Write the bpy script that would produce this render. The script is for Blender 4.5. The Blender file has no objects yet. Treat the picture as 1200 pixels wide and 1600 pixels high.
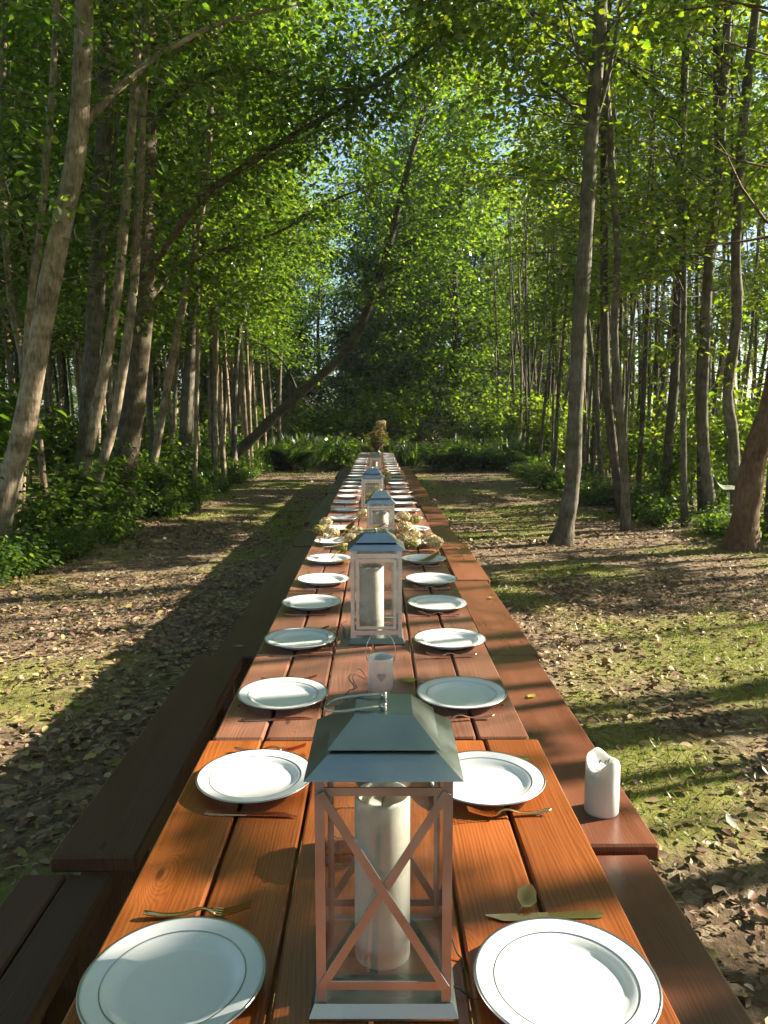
import bpy, math, random
import numpy as np
from mathutils import Vector, Matrix, Euler

R = math.radians
random.seed(7)
rng = np.random.default_rng(11)
scene = bpy.context.scene

# ------------------------------------------------------------------ camera, sky, sun, exposure
cam_d = bpy.data.cameras.new('camera')
cam = bpy.data.objects.new('camera', cam_d)
scene.collection.objects.link(cam)
cam.location = (0, 0, 1.55)
cam.rotation_euler = (R(90 - 6.9), 0, R(-0.57))
cam_d.sensor_fit = 'VERTICAL'
cam_d.sensor_height = 36
cam_d.lens = 27
cam_d.clip_start = 0.02
cam_d.clip_end = 2000
scene.camera = cam

SUN_AZ = math.atan2(1.0, 0.30)          # from +Y towards +X
SUN_EL = R(29.4)
world = bpy.data.worlds.new('World')
scene.world = world
world.use_nodes = True
wn = world.node_tree
wn.nodes.clear()
sky = wn.nodes.new('ShaderNodeTexSky')
sky.sky_type = 'NISHITA'
sky.sun_disc = False
sky.sun_elevation = SUN_EL
sky.sun_rotation = SUN_AZ
sky.air_density = 1.0
sky.ozone_density = 2.5
sky.dust_density = 1.2
bg = wn.nodes.new('ShaderNodeBackground')
bg.inputs['Strength'].default_value = 0.078
wo = wn.nodes.new('ShaderNodeOutputWorld')
wn.links.new(sky.outputs[0], bg.inputs[0])
wn.links.new(bg.outputs[0], wo.inputs[0])

sun_d = bpy.data.lights.new('sun', 'SUN')
sun_d.energy = 5.0
sun_d.angle = R(0.55)
sun_d.color = (1.0, 0.91, 0.75)
sun = bpy.data.objects.new('sun', sun_d)
scene.collection.objects.link(sun)
SD = Vector((math.sin(SUN_AZ) * math.cos(SUN_EL), math.cos(SUN_AZ) * math.cos(SUN_EL), math.sin(SUN_EL)))
sun.rotation_euler = SD.to_track_quat('Z', 'Y').to_euler()
sun.location = (20, 6, 14)

scene.view_settings.view_transform = 'Standard'
scene.view_settings.look = 'None'
scene.view_settings.gamma = 1
scene.view_settings.use_curve_mapping = False
scene.view_settings.exposure = 1.9
scene.render.engine = 'CYCLES'
cy = scene.cycles
cy.max_bounces = 7
cy.diffuse_bounces = 3
cy.volume_bounces = 0
cy.use_adaptive_sampling = True
cy.adaptive_threshold = 0.025
cy.glossy_bounces = 2
cy.transmission_bounces = 4
cy.transparent_max_bounces = 12
cy.caustics_reflective = False
cy.caustics_refractive = False
cy.sample_clamp_indirect = 4
cy.use_denoising = True

C = scene.collection

# ------------------------------------------------------------------ helpers
class MB:
    """collects vertices and faces, builds ONE mesh"""
    def __init__(s):
        s.v = []
        s.f = []
        s.sm = []

    def add(s, vs, fs, smooth=False):
        o = len(s.v)
        s.v.extend([tuple(p) for p in vs])
        s.f.extend([tuple(i + o for i in f) for f in fs])
        s.sm.extend([smooth] * len(fs))

    def box(s, x0, x1, y0, y1, z0, z1):
        vs = [(x, y, z) for z in (z0, z1) for y in (y0, y1) for x in (x0, x1)]
        s.add(vs, [(0, 2, 3, 1), (4, 5, 7, 6), (0, 1, 5, 4), (2, 6, 7, 3), (0, 4, 6, 2), (1, 3, 7, 5)])

    def bar(s, a, b, w, h, up=(0, 0, 1)):
        """box along a->b, w across, h along up"""
        a = Vector(a); b = Vector(b)
        d = (b - a).normalized()
        u = Vector(up)
        sd = d.cross(u)
        if sd.length < 1e-5:
            sd = d.cross(Vector((1, 0, 0)))
        sd.normalize()
        u = sd.cross(d).normalized()
        vs = []
        for p in (a, b):
            for i, j in ((-1, -1), (1, -1), (1, 1), (-1, 1)):
                vs.append(p + sd * (i * w / 2) + u * (j * h / 2))
        s.add(vs, [(0, 1, 2, 3), (7, 6, 5, 4), (0, 4, 5, 1), (1, 5, 6, 2), (2, 6, 7, 3), (3, 7, 4, 0)])

    def tube(s, pts, radii, sides=6, cap=True, wob=None):
        pts = [Vector(p) for p in pts]
        n = len(pts)
        if not hasattr(radii, '__len__'):
            radii = [radii] * n
        vs = []
        ref = Vector((0.31, 0.95, 0.05))
        for i in range(n):
            d = (pts[min(i + 1, n - 1)] - pts[max(i - 1, 0)])
            d = d.normalized() if d.length > 1e-9 else Vector((0, 0, 1))
            a = d.cross(ref)
            if a.length < 1e-3:
                a = d.cross(Vector((1, 0, 0)))
            a.normalize()
            b = d.cross(a)
            for k in range(sides):
                t = 2 * math.pi * k / sides
                r = radii[i]
                if wob:
                    r *= 1 + wob * math.sin(3 * t + i * 1.7) + wob * 0.6 * math.sin(2 * t - i * 2.3)
                vs.append(pts[i] + (a * math.cos(t) + b * math.sin(t)) * r)
        fs = []
        for i in range(n - 1):
            for k in range(sides):
                k2 = (k + 1) % sides
                fs.append((i * sides + k, i * sides + k2, (i + 1) * sides + k2, (i + 1) * sides + k))
        if cap:
            fs.append(tuple(range(sides - 1, -1, -1)))
            fs.append(tuple((n - 1) * sides + k for k in range(sides)))
        s.add(vs, fs, True)

    def lathe(s, prof, seg=32, c=(0, 0, 0), smooth=True):
        """prof: list of (r, z) from axis round to axis; poles welded"""
        vs = []
        idx = []
        for r, z in prof:
            if r < 1e-6:
                idx.append([len(vs)] * seg)
                vs.append((c[0], c[1], c[2] + z))
            else:
                row = []
                for k in range(seg):
                    t = 2 * math.pi * k / seg
                    row.append(len(vs))
                    vs.append((c[0] + r * math.cos(t), c[1] + r * math.sin(t), c[2] + z))
                idx.append(row)
        fs = []
        for i in range(len(prof) - 1):
            for k in range(seg):
                k2 = (k + 1) % seg
                q = [idx[i][k], idx[i][k2], idx[i + 1][k2], idx[i + 1][k]]
                u = []
                for a in q:
                    if a not in u:
                        u.append(a)
                if len(u) > 2:
                    fs.append(tuple(u))
        s.add(vs, fs, smooth)

    def mesh(s, name, mat):
        m = bpy.data.meshes.new(name)
        m.from_pydata(s.v, [], s.f)
        m.polygons.foreach_set('use_smooth', s.sm)
        if mat:
            m.materials.append(mat)
        m.update()
        return m

    def build(s, name, mat, parent=None):
        return link(name, s.mesh(name, mat), parent)


def link(name, data, parent=None, loc=None, rz=None):
    o = bpy.data.objects.new(name, data)
    C.objects.link(o)
    if parent:
        o.parent = parent
    if loc:
        o.location = loc
    if rz is not None:
        o.rotation_euler = (0, 0, rz)
    return o


def tag(o, label, cat, group=None, kind=None):
    o['label'] = label
    o['category'] = cat
    if group:
        o['group'] = group
    if kind:
        o['kind'] = kind
    return o


def thing(name, label, cat, loc=(0, 0, 0), rz=0.0, group=None):
    o = link(name, None, None, loc, rz)
    o.empty_display_size = 0.1
    return tag(o, label, cat, group)


def copy_tree(o, parent=None):
    c = o.copy()
    C.objects.link(c)
    c.parent = parent
    for ch in list(o.children):
        copy_tree(ch, c)
    return c


def np_mesh(name, verts, faces, mat, smooth=False):
    """verts (N,3), faces (M,k) arrays with one k"""
    m = bpy.data.meshes.new(name)
    n, k = faces.shape
    m.vertices.add(len(verts))
    m.vertices.foreach_set('co', np.ascontiguousarray(verts, dtype=np.float32).ravel())
    m.loops.add(n * k)
    m.loops.foreach_set('vertex_index', np.ascontiguousarray(faces, dtype=np.int32).ravel())
    m.polygons.add(n)
    m.polygons.foreach_set('loop_start', np.arange(0, n * k, k, dtype=np.int32))
    if smooth:
        m.polygons.foreach_set('use_smooth', np.ones(n, dtype=bool))
    if mat:
        m.materials.append(mat)
    m.update(calc_edges=True)
    return m


def ordinal(n):
    w = ['first', 'second', 'third', 'fourth', 'fifth', 'sixth', 'seventh', 'eighth', 'ninth', 'tenth', 'eleventh',
         'twelfth', 'thirteenth', 'fourteenth', 'fifteenth', 'sixteenth', 'seventeenth', 'eighteenth', 'nineteenth',
         'twentieth']
    t = ['', '', 'twenty', 'thirty']
    if n <= 20:
        return w[n - 1]
    if n % 10 == 0:
        return 'thirtieth'
    return t[n // 10] + '-' + w[n % 10 - 1]


def vnoise(x, y, seed=0):
    x = np.asarray(x, float); y = np.asarray(y, float)
    xi = np.floor(x).astype(np.int64); yi = np.floor(y).astype(np.int64)
    fx = x - xi; fy = y - yi
    fx = fx * fx * (3 - 2 * fx); fy = fy * fy * (3 - 2 * fy)

    def h(a, b):
        n = (a * 374761393 + b * 668265263 + seed * 982451653) & 0x7fffffff
        n = ((n ^ (n >> 13)) * 1274126177) & 0x7fffffff
        n = n ^ (n >> 16)
        return (n & 0xffff) / 65535.0
    return (h(xi, yi) * (1 - fx) + h(xi + 1, yi) * fx) * (1 - fy) + (h(xi, yi + 1) * (1 - fx) + h(xi + 1, yi + 1) * fx) * fy


def fbm(x, y, seed=0, oct=4):
    t = 0; a = 0.5; s = 0
    for i in range(oct):
        t = t + a * vnoise(x * 2 ** i, y * 2 ** i, seed + i)
        s += a
        a *= 0.5
    return t / s


# ------------------------------------------------------------------ materials
def new_mat(name):
    m = bpy.data.materials.new(name)
    m.use_nodes = True
    nt = m.node_tree
    nt.nodes.clear()
    out = nt.nodes.new('ShaderNodeOutputMaterial')
    return m, nt, out


def N(nt, typ, **kw):
    n = nt.nodes.new(typ)
    for k, v in kw.items():
        if k in n.inputs:
            n.inputs[k].default_value = v
        else:
            setattr(n, k, v)
    return n


def ramp(nt, fac, stops):
    r = nt.nodes.new('ShaderNodeValToRGB')
    e = r.color_ramp.elements
    while len(e) > 1:
        e.remove(e[-1])
    e[0].position = stops[0][0]
    e[0].color = (*stops[0][1], 1)
    for p, c in stops[1:]:
        x = e.new(p)
        x.color = (*c, 1)
    nt.links.new(fac, r.inputs[0])
    return r.outputs[0]


def principled(nt, out, **kw):
    p = nt.nodes.new('ShaderNodeBsdfPrincipled')
    for k, v in kw.items():
        p.inputs[k].default_value = v
    nt.links.new(p.outputs[0], out.inputs[0])
    return p


def bump(nt, h, strength=0.3, dist=0.01):
    b = nt.nodes.new('ShaderNodeBump')
    b.inputs['Strength'].default_value = strength
    b.inputs['Distance'].default_value = dist
    nt.links.new(h, b.inputs['Height'])
    return b.outputs[0]


def mapping(nt, scale, coord='Object', offset_by_object=False):
    tc = nt.nodes.new('ShaderNodeTexCoord')
    mp = nt.nodes.new('ShaderNodeMapping')
    mp.inputs['Scale'].default_value = scale
    src = tc.outputs[coord]
    if offset_by_object:
        oi = nt.nodes.new('ShaderNodeObjectInfo')
        mul = nt.nodes.new('ShaderNodeVectorMath')
        mul.operation = 'SCALE'
        cb = nt.nodes.new('ShaderNodeCombineXYZ')
        nt.links.new(oi.outputs['Random'], cb.inputs[0])
        nt.links.new(oi.outputs['Random'], cb.inputs[1])
        cb.inputs[2].default_value = 0.3
        nt.links.new(cb.outputs[0], mul.inputs[0])
        mul.inputs['Scale'].default_value = 37.0
        ad = nt.nodes.new('ShaderNodeVectorMath')
        nt.links.new(src, ad.inputs[0])
        nt.links.new(mul.outputs[0], ad.inputs[1])
        src = ad.outputs[0]
    nt.links.new(src, mp.inputs[0])
    return mp.outputs[0]


def wood_mat(name, dark, mid, light, rough=0.36, grain=1.0, spec=0.5, coat=.08):
    m, nt, out = new_mat(name)
    L = nt.links
    co = mapping(nt, (1, 1, 1), 'Object', True)
    sep = N(nt, 'ShaderNodeSeparateXYZ')
    L.new(co, sep.inputs[0])
    # knots
    mk = N(nt, 'ShaderNodeMapping'); mk.inputs['Scale'].default_value = (7.0, 2.6, 0.0)
    L.new(co, mk.inputs[0])
    vo = N(nt, 'ShaderNodeTexVoronoi'); vo.voronoi_dimensions = '2D'
    vo.inputs['Scale'].default_value = 1.0
    L.new(mk.outputs[0], vo.inputs['Vector'])
    fall = N(nt, 'ShaderNodeMapRange'); fall.interpolation_type = 'SMOOTHERSTEP'
    fall.inputs['From Min'].default_value = 0.0; fall.inputs['From Max'].default_value = 0.30
    fall.inputs['To Min'].default_value = 1.0; fall.inputs['To Max'].default_value = 0.0
    # only some cells hold a knot
    kr = N(nt, 'ShaderNodeSeparateColor'); L.new(vo.outputs['Color'], kr.inputs[0])
    kt = N(nt, 'ShaderNodeMath', operation='GREATER_THAN'); L.new(kr.outputs[0], kt.inputs[0]); kt.inputs[1].default_value = .28
    kd = N(nt, 'ShaderNodeMath', operation='ADD'); L.new(vo.outputs['Distance'], kd.inputs[0]); L.new(kt.outputs[0], kd.inputs[1])
    L.new(kd.outputs[0], fall.inputs[0])
    # slow wander of the grain
    nw = N(nt, 'ShaderNodeTexNoise'); nw.inputs['Scale'].default_value = 1.0; nw.inputs['Detail'].default_value = 2
    mw = N(nt, 'ShaderNodeMapping'); mw.inputs['Scale'].default_value = (7, 1.1, 3)
    L.new(co, mw.inputs[0]); L.new(mw.outputs[0], nw.inputs['Vector'])
    m1 = N(nt, 'ShaderNodeMath', operation='MULTIPLY'); L.new(nw.outputs[0], m1.inputs[0]); m1.inputs[1].default_value = 0.11
    m2 = N(nt, 'ShaderNodeMath', operation='MULTIPLY'); L.new(fall.outputs[0], m2.inputs[0]); m2.inputs[1].default_value = 0.05
    a1 = N(nt, 'ShaderNodeMath', operation='ADD'); L.new(sep.outputs[0], a1.inputs[0]); L.new(m1.outputs[0], a1.inputs[1])
    a2 = N(nt, 'ShaderNodeMath', operation='ADD'); L.new(a1.outputs[0], a2.inputs[0]); L.new(m2.outputs[0], a2.inputs[1])
    fr = N(nt, 'ShaderNodeMath', operation='MULTIPLY'); L.new(a2.outputs[0], fr.inputs[0]); fr.inputs[1].default_value = 780 * grain
    sn = N(nt, 'ShaderNodeMath', operation='SINE'); L.new(fr.outputs[0], sn.inputs[0])
    r1 = N(nt, 'ShaderNodeMapRange'); r1.inputs['From Min'].default_value = -1; r1.inputs['From Max'].default_value = 1
    L.new(sn.outputs[0], r1.inputs[0])
    # fine fibre
    mf = N(nt, 'ShaderNodeMapping'); mf.inputs['Scale'].default_value = (260, 5, 40)
    L.new(co, mf.inputs[0])
    nf = N(nt, 'ShaderNodeTexNoise'); nf.inputs['Scale'].default_value = 1; nf.inputs['Detail'].default_value = 3
    L.new(mf.outputs[0], nf.inputs['Vector'])
    mb_ = N(nt, 'ShaderNodeMapping'); mb_.inputs['Scale'].default_value = (22, 1.6, 4)
    L.new(co, mb_.inputs[0])
    nb = N(nt, 'ShaderNodeTexNoise'); nb.inputs['Scale'].default_value = 1; nb.inputs['Detail'].default_value = 3
    L.new(mb_.outputs[0], nb.inputs['Vector'])
    s1 = N(nt, 'ShaderNodeMath', operation='MULTIPLY'); L.new(r1.outputs[0], s1.inputs[0]); s1.inputs[1].default_value = 0.17
    s2 = N(nt, 'ShaderNodeMath', operation='MULTIPLY'); L.new(nf.outputs[0], s2.inputs[0]); s2.inputs[1].default_value = 0.50
    s3 = N(nt, 'ShaderNodeMath', operation='MULTIPLY'); L.new(nb.outputs[0], s3.inputs[0]); s3.inputs[1].default_value = 0.50
    t1 = N(nt, 'ShaderNodeMath', operation='ADD'); L.new(s1.outputs[0], t1.inputs[0]); L.new(s2.outputs[0], t1.inputs[1])
    t2 = N(nt, 'ShaderNodeMath', operation='ADD'); L.new(t1.outputs[0], t2.inputs[0]); L.new(s3.outputs[0], t2.inputs[1])
    col = ramp(nt, t2.outputs[0], [(0.28, dark), (0.55, mid), (0.85, light)])
    # knot core
    kc = N(nt, 'ShaderNodeMapRange'); kc.interpolation_type = 'SMOOTHSTEP'
    kc.inputs['From Min'].default_value = 0.02; kc.inputs['From Max'].default_value = 0.075
    kc.inputs['To Min'].default_value = 0.75; kc.inputs['To Max'].default_value = 0
    L.new(kd.outputs[0], kc.inputs[0])
    mx = N(nt, 'ShaderNodeMix', data_type='RGBA')
    L.new(kc.outputs[0], mx.inputs[0]); L.new(col, mx.inputs[6])
    mx.inputs[7].default_value = (dark[0] * .35, dark[1] * .35, dark[2] * .4, 1)
    # board to board tone
    oi = N(nt, 'ShaderNodeObjectInfo')
    rr = N(nt, 'ShaderNodeMapRange'); rr.inputs['To Min'].default_value = 0.70; rr.inputs['To Max'].default_value = 1.2
    L.new(oi.outputs['Random'], rr.inputs[0])
    sc = N(nt, 'ShaderNodeVectorMath', operation='SCALE')
    L.new(mx.outputs[2], sc.inputs[0]); L.new(rr.outputs[0], sc.inputs['Scale'])
    p = principled(nt, out, **{'Roughness': rough, 'Specular IOR Level': spec, 'Coat Weight': coat, 'Coat Roughness': .18})
    L.new(sc.outputs[0], p.inputs['Base Color'])
    rg = N(nt, 'ShaderNodeMapRange'); rg.inputs['To Min'].default_value = rough - 0.1; rg.inputs['To Max'].default_value = rough + 0.16
    L.new(nb.outputs[0], rg.inputs[0]); L.new(rg.outputs[0], p.inputs['Roughness'])
    L.new(bump(nt, t2.outputs[0], 0.25, 0.002), p.inputs['Normal'])
    return m


def leaf_mat(name, cols, trans, tfac=0.5, gloss=0.35, patch=0.0):
    """thin leaves: reflect and let light through"""
    m, nt, out = new_mat(name)
    L = nt.links
    g = N(nt, 'ShaderNodeNewGeometry')
    c1 = ramp(nt, g.outputs['Random Per Island'], cols)
    c2 = ramp(nt, g.outputs['Random Per Island'], trans)
    d = N(nt, 'ShaderNodeBsdfDiffuse'); L.new(c1, d.inputs[0])
    t = N(nt, 'ShaderNodeBsdfTranslucent'); L.new(c2, t.inputs[0])
    mx = N(nt, 'ShaderNodeMixShader'); mx.inputs[0].default_value = tfac
    L.new(d.outputs[0], mx.inputs[1]); L.new(t.outputs[0], mx.inputs[2])
    gl = N(nt, 'ShaderNodeBsdfGlossy'); gl.inputs['Roughness'].default_value = 0.42
    gl.inputs[0].default_value = (0.8, 0.85, 0.8, 1)
    fz = N(nt, 'ShaderNodeFresnel'); fz.inputs[0].default_value = 1.42
    ff = N(nt, 'ShaderNodeMath', operation='MULTIPLY'); L.new(fz.outputs[0], ff.inputs[0]); ff.inputs[1].default_value = gloss
    m2 = N(nt, 'ShaderNodeMixShader'); L.new(ff.outputs[0], m2.inputs[0])
    L.new(mx.outputs[0], m2.inputs[1]); L.new(gl.outputs[0], m2.inputs[2])
    L.new(m2.outputs[0], out.inputs[0])
    return m


def bark_mat(name, a, b, c, moss=0.0):
    m, nt, out = new_mat(name)
    L = nt.links
    co = mapping(nt, (1, 1, 1), 'Object', True)
    n1 = N(nt, 'ShaderNodeTexNoise'); n1.inputs['Scale'].default_value = 4.5; n1.inputs['Detail'].default_value = 6; n1.inputs['Roughness'].default_value = .65
    L.new(co, n1.inputs['Vector'])
    mp = N(nt, 'ShaderNodeMapping'); mp.inputs['Scale'].default_value = (34, 34, 10)
    L.new(co, mp.inputs[0])
    n2 = N(nt, 'ShaderNodeTexNoise'); n2.inputs['Scale'].default_value = 1; n2.inputs['Detail'].default_value = 5
    L.new(mp.outputs[0], n2.inputs['Vector'])
    mq = N(nt, 'ShaderNodeMapping'); mq.inputs['Scale'].default_value = (2.2, 2.2, 7)
    L.new(co, mq.inputs[0])
    n3 = N(nt, 'ShaderNodeTexNoise'); n3.inputs['Scale'].default_value = 1; n3.inputs['Detail'].default_value = 2
    L.new(mq.outputs[0], n3.inputs['Vector'])
    av = N(nt, 'ShaderNodeMath', operation='ADD'); L.new(n1.outputs[0], av.inputs[0]); L.new(n2.outputs[0], av.inputs[1])
    av2 = N(nt, 'ShaderNodeMath', operation='MULTIPLY_ADD'); L.new(n3.outputs[0], av2.inputs[0]); av2.inputs[1].default_value = .7; L.new(av.outputs[0], av2.inputs[2])
    hf = N(nt, 'ShaderNodeMath', operation='MULTIPLY'); L.new(av2.outputs[0], hf.inputs[0]); hf.inputs[1].default_value = .370
    col = ramp(nt, hf.outputs[0], [(0.40, a), (0.5, b), (0.60, c)])
    src = col
    if moss > 0:
        n4 = N(nt, 'ShaderNodeTexNoise'); n4.inputs['Scale'].default_value = 1.4; n4.inputs['Detail'].default_value = 4
        L.new(co, n4.inputs['Vector'])
        mr = N(nt, 'ShaderNodeMapRange'); mr.inputs['From Min'].default_value = .48; mr.inputs['From Max'].default_value = .66
        mr.inputs['To Max'].default_value = moss
        L.new(n4.outputs[0], mr.inputs[0])
        mx = N(nt, 'ShaderNodeMix', data_type='RGBA'); L.new(mr.outputs[0], mx.inputs[0]); L.new(col, mx.inputs[6])
        mx.inputs[7].default_value = (.075, .085, .02, 1)
        src = mx.outputs[2]
    p = principled(nt, out, **{'Roughness': .85, 'Specular IOR Level': .25})
    L.new(src, p.inputs['Base Color'])
    L.new(bump(nt, av2.outputs[0], .55, .018), p.inputs['Normal'])
    return m


def simple(name, col, rough=.5, metal=0.0, spec=.5, nscale=0, nam=0.15, **kw):
    m, nt, out = new_mat(name)
    p = principled(nt, out, **{'Base Color': (*col, 1), 'Roughness': rough, 'Metallic': metal, 'Specular IOR Level': spec})
    for k, v in kw.items():
        p.inputs[k.replace('_', ' ')].default_value = v
    if nscale:
        co = mapping(nt, (1, 1, 1), 'Object', True)
        n = N(nt, 'ShaderNodeTexNoise'); n.inputs['Scale'].default_value = nscale; n.inputs['Detail'].default_value = 4
        nt.links.new(co, n.inputs['Vector'])
        c = ramp(nt, n.outputs[0], [(0.3, tuple(x * (1 - nam) for x in col)), (0.7, tuple(min(1, x * (1 + nam)) for x in col))])
        nt.links.new(c, p.inputs['Base Color'])
        mr = N(nt, 'ShaderNodeMapRange'); mr.inputs['To Min'].default_value = max(.03, rough - .12); mr.inputs['To Max'].default_value = min(1, rough + .15)
        nt.links.new(n.outputs[0], mr.inputs[0]); nt.links.new(mr.outputs[0], p.inputs['Roughness'])
    return m


M = {}
M['wood_new'] = wood_mat('oiled_wood', (.15, .037, .008), (.285, .076, .015), (.40, .126, .030), .30, coat=.25)
M['wood_red'] = wood_mat('sheen_greyed_red_wood', (.14, .056, .034), (.225, .096, .058), (.30, .145, .096), .29)  # greyed red: pale sky sheen of the farther tables put into the colour
M['wood_bench'] = wood_mat('shaded_bench_wood', (.050, .022, .011), (.085, .038, .020), (.125, .062, .035), .46, coat=0.0, spec=.35)  # dark brown wood, deepened to carry the shade on the left benches
M['wood_bench_lit'] = wood_mat('lit_red_bench_wood', (.115, .040, .020), (.19, .066, .033), (.26, .10, .055), .29)  # lit copy of the bench wood, for the sunny side
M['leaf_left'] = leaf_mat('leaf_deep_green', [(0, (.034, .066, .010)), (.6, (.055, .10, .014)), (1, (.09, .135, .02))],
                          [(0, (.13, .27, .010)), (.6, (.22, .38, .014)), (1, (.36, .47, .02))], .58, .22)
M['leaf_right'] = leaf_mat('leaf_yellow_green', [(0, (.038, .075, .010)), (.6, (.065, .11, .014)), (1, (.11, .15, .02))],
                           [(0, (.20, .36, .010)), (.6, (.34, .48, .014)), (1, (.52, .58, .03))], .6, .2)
M['leaf_far'] = leaf_mat('leaf_haze_tinted', [(0, (.032, .062, .022)), (1, (.065, .11, .04))],  # bluish haze of the far end put into the leaf colour
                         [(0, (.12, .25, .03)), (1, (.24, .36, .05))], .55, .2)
M['leaf_herb'] = leaf_mat('herb_leaf', [(0, (.028, .065, .012)), (.7, (.05, .10, .018)), (1, (.09, .14, .02))],
                          [(0, (.14, .30, .01)), (1, (.32, .44, .02))], .55, .35)
M['grass'] = leaf_mat('grass_blade', [(0, (.12, .18, .022)), (.6, (.20, .26, .035)), (1, (.33, .31, .09))],
                      [(0, (.10, .2, .01)), (.7, (.2, .3, .02)), (1, (.3, .28, .06))], .4, .08)
M['litter'] = leaf_mat('dead_leaf', [(0, (.09, .05, .03)), (.25, (.19, .105, .066)), (.5, (.30, .195, .13)), (.72, (.42, .31, .20)), (.88, (.27, .24, .06)), (.94, (.46, .36, .25)), (1, (.45, .34, .09))],
                       [(0, (.10, .05, .02)), (1, (.28, .18, .08))], .18, .35)
M['bark_tan'] = bark_mat('bark_tan', (.13, .095, .06), (.28, .215, .145), (.42, .345, .25), .3)
M['bark_rough'] = bark_mat('bark_rough', (.06, .045, .030), (.14, .105, .072), (.24, .19, .13), .25)
M['bark_grey'] = bark_mat('bark_grey', (.07, .058, .040), (.14, .12, .088), (.22, .195, .15), .45)
M['bark_dark'] = bark_mat('bark_dark', (.045, .036, .025), (.085, .068, .048), (.14, .115, .08), .35)
M['bark_red'] = bark_mat('bark_red', (.075, .04, .022), (.14, .078, .045), (.21, .13, .08), .2)
M['stem'] = simple('green_stem', (.08, .10, .03), .7, nscale=8)
M['plate'] = simple('plate_plastic', (.82, .82, .82), .10, 0, .5)
M['silver'] = simple('silver_band', (.50, .49, .48), .28, 1)
M['zinc'] = simple('galvanised_steel', (.36, .40, .375), .33, 1, nscale=16, nam=.10)
M['frame'] = simple('lantern_frame_steel', (.37, .36, .355), .42, .75, nscale=20, nam=.12)
M['frame_white'] = simple('pale_frame_steel', (.74, .73, .70), .36, .6, nscale=20, nam=.08)
M['wire'] = simple('handle_wire', (.60, .57, .52), .3, 1)
M['bucket'] = simple('white_enamel', (.78, .76, .74), .35, 0, .5, nscale=30, nam=.03)
M['heart_shade'] = simple('heart_shade_grey', (.36, .35, .34), .5)  # grey of the raised heart stands for shade inside a cut-out
M['gold'] = simple('gold_plastic', (.80, .52, .22), .24, 1)
M['rose'] = simple('rose_gold', (.75, .40, .26), .26, 1)
M['cord'] = simple('dark_cord', (.02, .018, .015), .5)
M['wax'] = simple('wax', (.90, .85, .72), .5, 0, .4, Subsurface_Weight=.3, Subsurface_Scale=.02, Subsurface_Radius=(1, .85, .6))
M['wax_white'] = simple('white_wax', (.84, .82, .80), .45, 0, .45, Subsurface_Weight=.3, Subsurface_Scale=.02, Subsurface_Radius=(1, .9, .75))
M['wick'] = simple('wick', (.02, .016, .012), .9)
M['petal'] = leaf_mat('dried_petal', [(0, (.42, .30, .12)), (.5, (.62, .52, .30)), (1, (.74, .68, .52))],
                      [(0, (.4, .26, .08)), (1, (.6, .5, .26))], .35, .2)
M['petal_y'] = leaf_mat('dried_petal_green', [(0, (.30, .27, .07)), (.5, (.45, .40, .12)), (1, (.6, .52, .25))],
                        [(0, (.3, .28, .05)), (1, (.5, .45, .12))], .35, .2)
M['dryleaf'] = leaf_mat('dried_long_leaf', [(0, (.16, .11, .03)), (1, (.30, .22, .06))], [(0, (.25, .17, .03)), (1, (.4, .3, .06))], .35, .3)
M['urn'] = simple('dark_urn', (.05, .045, .04), .5, nscale=12)
M['pale'] = leaf_mat('pale_dead_leaf', [(0, (.30, .31, .24)), (1, (.38, .38, .30))], [(0, (.3, .3, .22)), (1, (.35, .35, .25))], .25, .3)
M['yleaf'] = leaf_mat('yellow_leaf', [(0, (.42, .38, .06)), (1, (.5, .45, .08))], [(0, (.4, .38, .04)), (1, (.5, .45, .05))], .35, .3)
M['cream'] = leaf_mat('cream_leaf', [(0, (.62, .48, .22)), (1, (.7, .55, .28))], [(0, (.5, .38, .12)), (1, (.5, .4, .15))], .3, .3)


def glass_mat():
    m, nt, out = new_mat('thin_glass')
    L = nt.links
    t = N(nt, 'ShaderNodeBsdfTransparent'); t.inputs[0].default_value = (.95, .97, .96, 1)
    g = N(nt, 'ShaderNodeBsdfGlossy'); g.inputs['Roughness'].default_value = .04
    f = N(nt, 'ShaderNodeFresnel'); f.inputs[0].default_value = 1.75
    co = mapping(nt, (1, 1, 1), 'Object')
    n = N(nt, 'ShaderNodeTexNoise'); n.inputs['Scale'].default_value = 22; n.inputs['Detail'].default_value = 5
    L.new(co, n.inputs['Vector'])
    mr = N(nt, 'ShaderNodeMapRange'); mr.inputs['From Min'].default_value = .50; mr.inputs['From Max'].default_value = .8
    mr.inputs['To Max'].default_value = .35
    L.new(n.outputs[0], mr.inputs[0])
    df = N(nt, 'ShaderNodeBsdfDiffuse'); df.inputs[0].default_value = (.7, .7, .66, 1)
    m0 = N(nt, 'ShaderNodeMixShader'); L.new(mr.outputs[0], m0.inputs[0]); L.new(t.outputs[0], m0.inputs[1]); L.new(df.outputs[0], m0.inputs[2])
    mx = N(nt, 'ShaderNodeMixShader'); L.new(f.outputs[0], mx.inputs[0]); L.new(m0.outputs[0], mx.inputs[1]); L.new(g.outputs[0], mx.inputs[2])
    L.new(mx.outputs[0], out.inputs[0])
    return m


M['glass'] = glass_mat()


def cutglass_mat():
    m, nt, out = new_mat('cut_glass')
    p = principled(nt, out, **{'Base Color': (.95, .95, .93, 1), 'Roughness': .03, 'Transmission Weight': 1.0, 'IOR': 1.5})
    return m


M['cutglass'] = cutglass_mat()


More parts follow.
